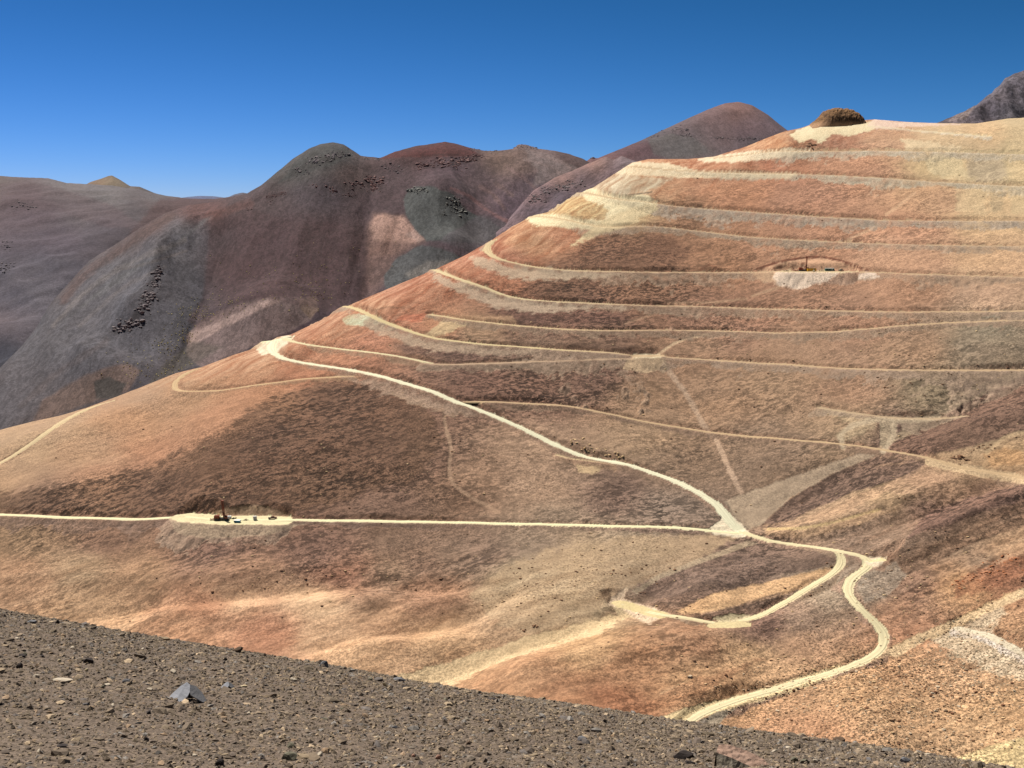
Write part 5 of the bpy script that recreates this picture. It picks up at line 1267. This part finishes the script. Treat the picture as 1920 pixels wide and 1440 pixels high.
def gravel_ground():
    m, nt, b = new_mat('gravel_ground')
    geo = node(nt, 'ShaderNodeNewGeometry'); P_ = geo.outputs['Position']
    vo = node(nt, 'ShaderNodeTexVoronoi'); vo.inputs['Scale'].default_value = 1.0; nt.links.new(vscale(nt, P_, (55, 55, 55)), vo.inputs['Vector'])
    n1 = noise_n(nt, vscale(nt, P_, (60,) * 3), 1.0, 4, .7); n2 = noise_n(nt, vscale(nt, P_, (1.2,) * 3), 1.0, 3, .6)
    sep = node(nt, 'ShaderNodeSeparateColor'); nt.links.new(vo.outputs['Color'], sep.inputs[0])
    f = math_n(nt, 'MULTIPLY', mapr(nt, sep.outputs[0], 0, 1, .6, 1.3), math_n(nt, 'MULTIPLY', mapr(nt, n1, .3, .7, .8, 1.2), mapr(nt, n2, .3, .7, .9, 1.1)))
    mu = node(nt, 'ShaderNodeVectorMath', operation='SCALE'); mu.inputs[0].default_value = tuple(lin((126, 110, 96)) / 1.6)
    nt.links.new(f, mu.inputs['Scale']); nt.links.new(mu.outputs[0], b.inputs['Base Color'])
    h = math_n(nt, 'ADD', math_n(nt, 'MULTIPLY', sep.outputs[0], .012), math_n(nt, 'MULTIPLY', n1, .008))
    bp = node(nt, 'ShaderNodeBump'); bp.inputs['Strength'].default_value = .9; bp.inputs['Distance'].default_value = 1.0
    nt.links.new(h, bp.inputs['Height']); nt.links.new(bp.outputs[0], b.inputs['Normal'])
    return m
fg = mesh_np('gravel_slope', np.stack([XF, YF, ZF], -1).reshape(-1, 3), grid_faces(len(af), len(yr)), gravel_ground(), True)
fg['kind'] = 'structure'

M_STONE = rock_mat('mixed_stones', (110, 98, 84), (140, 126, 108), 30, .3, attr=True)
STONE_COLS = np.array([lin(c) for c in [(110, 97, 83), (122, 108, 92), (98, 86, 75), (132, 116, 98), (84, 74, 68), (116, 106, 96), (150, 132, 108), (126, 122, 118), (104, 92, 76), (178, 156, 128), (92, 88, 88), (146, 122, 98)]])
def fg_point(px_, py_):
    """where a pixel hits the gravel slope"""
    aa = float(a_of(px_, py_)); m_ = float(m_of(py_))
    ys = np.linspace(3.0, 18, 1200); zs = fg_height(aa * ys, ys)
    hit = np.where(m_ * ys <= zs + 1e-4)[0]
    k = hit[0] if len(hit) else int(np.argmin(m_ * ys - zs))
    return np.array([aa * ys[k], ys[k], zs[k]])

def gravel(name, N, base, smin, smax, seed, label, tmin=4.0, flat=.5, pcol=None):
    r = np.random.RandomState(seed)
    v0, f0 = base
    aa = r.uniform(-.60, .60, N)
    _, yc = fg_params(aa)
    q = r.uniform(0, 1, N)
    y = 3.9 + (yc + .6 - 3.9) * q ** 1.15
    x = aa * y
    z = fg_height(x, y)
    s = np.exp(r.normal(math.log(smin),   .42, N)); s = np.clip(s, smin * .4, smax) * (y / 8) ** .35
    th_ = r.uniform(0, 2 * math.pi, N); tx = r.normal(0, .35, N)
    sc = np.stack([s * r.uniform(.8, 1.5, N), s * r.uniform(.6, 1.0, N), s * r.uniform(.3, .75, N) * flat * 2], 1) / 2
    V = v0[None] * (1 + .38 * r.uniform(-1, 1, (N, len(v0), 1))) * sc[:, None, :]
    # tilt about x, then spin about z
    c, s_ = np.cos(tx)[:, None], np.sin(tx)[:, None]
    V = np.stack([V[..., 0], V[..., 1] * c - V[..., 2] * s_, V[..., 1] * s_ + V[..., 2] * c], -1)
    c, s_ = np.cos(th_)[:, None], np.sin(th_)[:, None]
    V = np.stack([V[..., 0] * c - V[..., 1] * s_, V[..., 0] * s_ + V[..., 1] * c, V[..., 2]], -1)
    V = V + np.stack([x, y, z + sc[:, 2] * .35], -1)[:, None, :]
    Fc = (f0[None] + (np.arange(N) * len(v0))[:, None, None]).reshape(-1, 3)
    ci = r.choice(len(STONE_COLS), N, p=pcol if pcol is not None else np.array([.15, .14, .14, .11, .10, .08, .08, .05, .06, .035, .035, .02]))
    C = (STONE_COLS[ci] * .7 + STONE_COLS[0] * .3) * r.uniform(.78, 1.15, (N, 1)) * np.array([1.02, 1.01, 1.0])
    C = np.repeat(C[:, None], len(v0), 1).reshape(-1, 3)
    o = mesh_np(name, V.reshape(-1, 3), Fc, M_STONE, False, C)
    o['kind'] = 'stuff'; o['label'] = label
    return o
OCT = (np.array([(1, 0, 0), (-1, 0, 0), (0, 1, 0), (0, -1, 0), (0, 0, 1), (0, 0, -1)], float), np.array([(0, 2, 4), (2, 1, 4), (1, 3, 4), (3, 0, 4), (2, 0, 5), (1, 2, 5), (3, 1, 5), (0, 3, 5)]))
ICO0 = icosphere(1)
gravel('gravel', 95000, OCT, .0195, .055, 71, 'grey brown gravel covering the foreground slope')
gravel('gravel', 2600, ICO0, .036, .09, 72, 'coarser grey brown gravel on the foreground slope')

# single stones that catch the eye
SHADES = {'grey': (118, 114, 114), 'pale': (206, 190, 168), 'dark': (66, 58, 56), 'slate': (124, 122, 124), 'tan': (168, 140, 112), 'pink': (196, 150, 128), 'brown': (110, 90, 74), 'olive': (122, 116, 98), 'cream': (214, 196, 158), 'bluegrey': (150, 152, 158)}
SM = {k: rock_mat(k + '_stone', tuple(int(x * .78) for x in c), tuple(int(x * .9) for x in c), 18, .35) for k, c in SHADES.items()}
def stone(px_, py_, w_px, h_px, shade, label, seed, rz=0.0, depth=.8, group=None, tilt=0.0, planes=9, cat='stone', name='stone'):
    g = fg_point(px_, py_)
    mpp = g[1] / F
    L, H_ = w_px * mpp, h_px * mpp
    v, f = rock_shape(seed, (L * 1.15, L * depth, H_ * 1.5), planes, ICO2)
    c, s_ = math.cos(tilt), math.sin(tilt)
    v = np.stack([v[:, 0] * c - v[:, 2] * s_, v[:, 1], v[:, 0] * s_ + v[:, 2] * c], 1)
    v = rot_z(v, rz)
    o = mesh_np(name, v, f, SM[shade], False)
    o.location = (g[0], g[1], g[2] + H_ * .28)
    return tag(o, label, cat, group)
stone(120, 1278, 44, 9, 'pale', 'long flat whitish stone at lower left of the gravel slope', 1, .1, .5)
stone(68, 1270, 13, 6, 'pale', 'small whitish chip just left of the long flat pale stone', 2)
stone(36, 1254, 16, 13, 'dark', 'dark pointed stone near the left edge of the gravel', 3)
stone(8, 1251, 18, 8, 'dark', 'low dark stone cut by the left edge of the picture', 4)
stone(168, 1244, 22, 12, 'dark', 'blackish blocky stone on the upper left gravel', 5)
stone(40, 1232, 16, 6, 'dark', 'thin dark stone above the pointed one at left', 6)
stone(112, 1242, 9, 7, 'cream', 'small cream pebble left of the blackish blocky stone', 7)
stone(163, 1259, 7, 6, 'cream', 'round cream pebble below the blackish blocky stone', 8)
stone(201, 1285, 13, 4, 'pale', 'white sliver of stone right of the long flat pale one', 9)
stone(238, 1281, 16, 10, 'slate', 'grey angular stone between the white sliver and the slab', 10)
stone(446, 1223, 26, 12, 'brown', 'brown lump breaking the slope outline near the left third', 11)
stone(424, 1239, 10, 7, 'dark', 'dark stone just under the brown lump on the outline', 12)
stone(551, 1277, 16, 9, 'pale', 'bright white blocky stone on the gravel near the crest', 13)
stone(609, 1250, 17, 12, 'slate', 'pale blue grey stone standing on the slope outline', 14, .3)
stone(722, 1287, 10, 9, 'cream', 'cream stone right of centre under the outline', 15)
stone(748, 1278, 26, 8, 'slate', 'flat grey slate stone lying just under the crest in the middle', 16)
stone(760, 1289, 16, 4, 'dark', 'dark flat stone below the grey slate', 17)
stone(708, 1384, 13, 7, 'pale', 'pale rounded stone in the lower middle of the gravel', 18)
stone(740, 1365, 11, 6, 'slate', 'light grey stone above the pale rounded one', 19)
stone(876, 1351, 12, 7, 'pale', 'whitish stone right of centre, left one of a close pair', 20)
stone(914, 1353, 12, 6, 'tan', 'tan stone right of centre, right one of a close pair', 21)
stone(922, 1314, 24, 6, 'dark', 'long dark stone just below the outline right of centre', 22)
stone(823, 1424, 12, 9, 'pink', 'pinkish round stone at the bottom right of centre', 23)
stone(775, 1419, 9, 6, 'pink', 'small pink stone near the bottom middle', 24)
stone(542, 1425, 36, 15, 'olive', 'big greenish grey stone at the bottom left of centre', 25)
stone(545, 1402, 20, 10, 'olive', 'olive grey stone above the big greenish one', 26)
stone(610, 1412, 26, 10, 'tan', 'tan flat stone right of the big greenish one', 27)
stone(1090, 1389, 20, 9, 'slate', 'blue grey stone on the gravel right of the middle', 28)
stone(1572, 1388, 26, 12, 'brown', 'rust brown block sitting on the outline at right', 29)
stone(1280, 1421, 42, 15, 'dark', 'wide dark stone left of the large boulder', 30)
stone(1292, 1433, 22, 9, 'dark', 'small black stone under the wide dark one', 31)
stone(1510, 1431, 20, 12, 'olive', 'rounded olive grey stone right of the boulder', 32)
stone(1488, 1428, 16, 10, 'olive', 'grey stone between the boulder and the rounded olive one', 33)
stone(1698, 1430, 20, 12, 'slate', 'grey block at the bottom toward the right corner', 34)
stone(1740, 1418, 14, 6, 'pale', 'white stone on the outline near the right corner', 35)
stone(1478, 1404, 12, 5, 'pale', 'white chip right above the pink boulder top', 36)
stone(1452, 1410, 14, 5, 'pale', 'pale sliver close to the pink boulder top', 37)
stone(412, 1435, 20, 14, 'dark', 'dark grey stone at the bottom edge left of centre', 38)
stone(275, 1390, 14, 10, 'dark', 'round dark stone in the lower left gravel', 39)
stone(118, 1402, 22, 7, 'dark', 'flat dark stone low in the left corner', 40)
stone(455, 1288, 16, 3, 'cream', 'bright flat chip right of the small split grey rock', 41)
stone(60, 1168, 18, 8, 'slate', 'bluish flat stone near the top left of the gravel slope', 43)
stone(108, 1170, 8, 9, 'dark', 'dark stone on the slope outline at top left', 44)
# smaller stones, each told by what it lies next to
MARKS = [(120, 1278, 'the long flat pale stone'), (345, 1302, 'the tent shaped slab'), (425, 1284, 'the small split grey rock'), (551, 1277, 'the bright white blocky stone'), (609, 1250, 'the pale stone on the outline'),
         (748, 1282, 'the flat grey slate under the crest'), (708, 1384, 'the pale rounded stone in the lower middle'), (895, 1352, 'the close pair of pale stones'), (922, 1314, 'the long dark stone below the outline'), (823, 1424, 'the pinkish round stone'),
         (545, 1415, 'the big greenish grey stone'), (1090, 1389, 'the blue grey stone'), (1395, 1415, 'the large boulder'), (1572, 1388, 'the rust brown block on the outline'), (275, 1390, 'the round dark stone at lower left'), (118, 1402, 'the flat dark stone in the left corner'), (168, 1244, 'the blackish blocky stone'), (60, 1168, 'the bluish flat stone at top left')]
r = np.random.RandomState(88); used = set(); made = []
for i in range(400):
    if len(made) >= 46: break
    py_ = r.uniform(1175, 1434); px_ = r.uniform(8, 1800)
    if py_ < np.interp(px_, [c[0] for c in FG_CREST], [c[1] for c in FG_CREST]) + 10: continue
    d = [math.hypot(px_ - m[0], (py_ - m[1]) * 1.3) for m in MARKS]; k = int(np.argmin(d))
    if d[k] < 36 or d[k] > 190 or any(math.hypot(px_ - q[0], py_ - q[1]) < 26 for q in made): continue
    dx, dy = px_ - MARKS[k][0], py_ - MARKS[k][1]
    way = ('right of' if dx > 0 else 'left of') if abs(dx) > 1.6 * abs(dy) else ('below' if dy > 0 else 'above') if abs(dy) > 1.6 * abs(dx) else ('below and ' if dy > 0 else 'above and ') + ('right of' if dx > 0 else 'left of')
    if (k, way) in used: continue
    used.add((k, way)); made.append((px_, py_))
    sh = ['dark', 'pale', 'brown', 'pale', 'grey', 'tan', 'olive'][len(made) % 7]; w_ = r.uniform(8, 14)
    word = {'dark': 'dark', 'pale': 'pale', 'brown': 'brown', 'grey': 'grey', 'tan': 'tan', 'olive': 'olive grey'}[sh]
    stone(px_, py_, w_, w_ * r.uniform(.4, .65), sh, 'small ' + word + ' stone ' + way + ' ' + MARKS[k][2], 500 + i, r.uniform(0, 3), group='small loose stones in the gravel')

# the tent shaped slab
def slab_rock(px_, py_, scale, label, seed, name='slab_rock'):
    g = fg_point(px_, py_); m_ = g[1] / F * scale
    t_ = empty(name, g); tag(t_, label, 'rock')
    # two leaves of slate leaning on one another, in units of pixels
    def leaf(nm, top, th, mat):
        n = len(top); V = [tuple(np.array(p) * m_) for p in top] + [tuple((np.array(p) - np.array(th)) * m_) for p in top]
        c0 = tuple(np.mean(np.array(top), 0) * m_ + np.array([0, 0, .4 * m_])); V.append(c0)
        Fc = [(i, (i + 1) % n, 2 * n) for i in range(n)] + [(i, n + i, n + (i + 1) % n, (i + 1) % n) for i in range(n)] + [tuple(range(2 * n - 1, n - 1, -1))]
        me = bpy.data.meshes.new(nm); me.from_pydata(V, [], Fc); me.update()
        import bmesh
        bm = bmesh.new(); bm.from_mesh(me); bmesh.ops.recalc_face_normals(bm, faces=bm.faces); bm.to_mesh(me); bm.free()
        me.materials.append(mat); o = bpy.data.objects.new(nm, me); COLL.objects.link(o); o.parent = t_
    leaf('left_leaf', [(-34, -4, 0), (-31, -14, 2), (-22, -20, 2), (-12, -24, 4), (-3, -26, 5), (6, -24, 9), (13, -20, 15), (16, -12, 21), (12, 4, 29), (4, 12, 31), (-10, 12, 22), (-24, 8, 10)], (0, -1, 3.5), SM['bluegrey'])  # lighter stone paints the sunlit side of the slab
    leaf('right_leaf', [(12, 4, 29.5), (16.5, -13, 21.5), (19, -19, 18), (27, -18, 12), (35, -15, 5), (42, -12, -1), (44, 2, -3), (34, 12, 8), (20, 14, 22)], (0, -.6, 2.6), SM['slate'])
    v, f = rock_shape(seed, (30 * m_, 22 * m_, 20 * m_), 6, ICO2)
    o = mesh_np('shade_core', v + np.array([14, 10, 4]) * m_, f, SM['dark'], False, parent=t_)  # dark stone fills in for the shade under the leaves
    return t_
slab_rock(345, 1312, 1.0, 'tent shaped blue grey slab rock standing on the left gravel', 5)
slab_rock(425, 1290, .38, 'small split grey rock with white top beside the tent shaped slab', 6)

# the big boulder at the bottom edge
def boulder():
    g = fg_point(1395, 1437); m_ = g[1] / F
    t_ = empty('boulder', g); tag(t_, 'large grey boulder with a sloping pinkish top at the bottom edge', 'boulder')
    pts = {  # x right, y away, z up, in pixels
     'a': (-58, -8, 34), 'b': (-50, 8, 42), 'c': (-30, 14, 40), 'd': (10, 22, 22), 'e': (45, 22, 4), 'f': (62, 10, -12), 'g': (50, -14, -14), 'h': (10, -16, 8), 'i': (-28, -16, 26),
     'j': (-60, -50, -30), 'k': (-30, -62, -32), 'l': (12, -62, -38), 'm': (60, -54, -44), 'n': (70, 10, -44), 'o': (50, 30, -40), 'p': (-30, 30, -30), 'q': (-62, 8, -30)}
    K = list(pts); idx = {k: i for i, k in enumerate(K)}
    V = np.array([pts[k] for k in K], float) * m_
    def fc(*s): return [tuple(idx[c] for c in w) for w in s]
    top = fc('bci', 'bia', 'cdi', 'dih', 'deh', 'ehg', 'efg')
    side = fc('aikj', 'ihlk', 'hgml', 'gfnm', 'feon', 'edo', 'dcpo', 'cbqp', 'baqj')
    import bmesh
    def mk(nm, faces, mat, grow, push):
        bm = bmesh.new(); vs = [bm.verts.new(v) for v in V]
        for f in faces: bm.faces.new([vs[i] for i in f])
        for v in list(bm.verts):
            if not v.link_faces: bm.verts.remove(v)
        bmesh.ops.triangulate(bm, faces=bm.faces); bmesh.ops.recalc_face_normals(bm, faces=bm.faces)
        bmesh.ops.subdivide_edges(bm, edges=bm.edges, cuts=5, use_grid_fill=True)
        for v in bm.verts:
            p = np.array(v.co) / m_
            d = float(perlin(p[0] / 11 + 3, p[1] / 11 + p[2] / 9, 4)) * 2.2 + float(perlin(p[0] / 4, p[1] / 4 + p[2] / 4, 5)) * .8
            v.co += Vector((d * .3, -d * .4, d * .5)) * m_
            v.co += Vector((0, 0, push)) * m_
        me = bpy.data.meshes.new(nm); bm.to_mesh(me); bm.free(); me.materials.append(mat)
        o = bpy.data.objects.new(nm, me); COLL.objects.link(o); o.parent = t_
    mk('weathered_top', top, rock_mat('pink_rock_face', (150, 122, 106), (172, 142, 124), 14, .4), 0, 0)
    mk('flank', side, rock_mat('grey_rock_face', (120, 112, 100), (158, 146, 128), 16, .5), 0, 0)
boulder()
print('tris', sum(sum(len(p.vertices) - 2 for p in o.data.polygons) if len(o.data.polygons) < 5000 else len(o.data.loops) - 2 * len(o.data.polygons) for o in bpy.data.objects if o.type == 'MESH'))
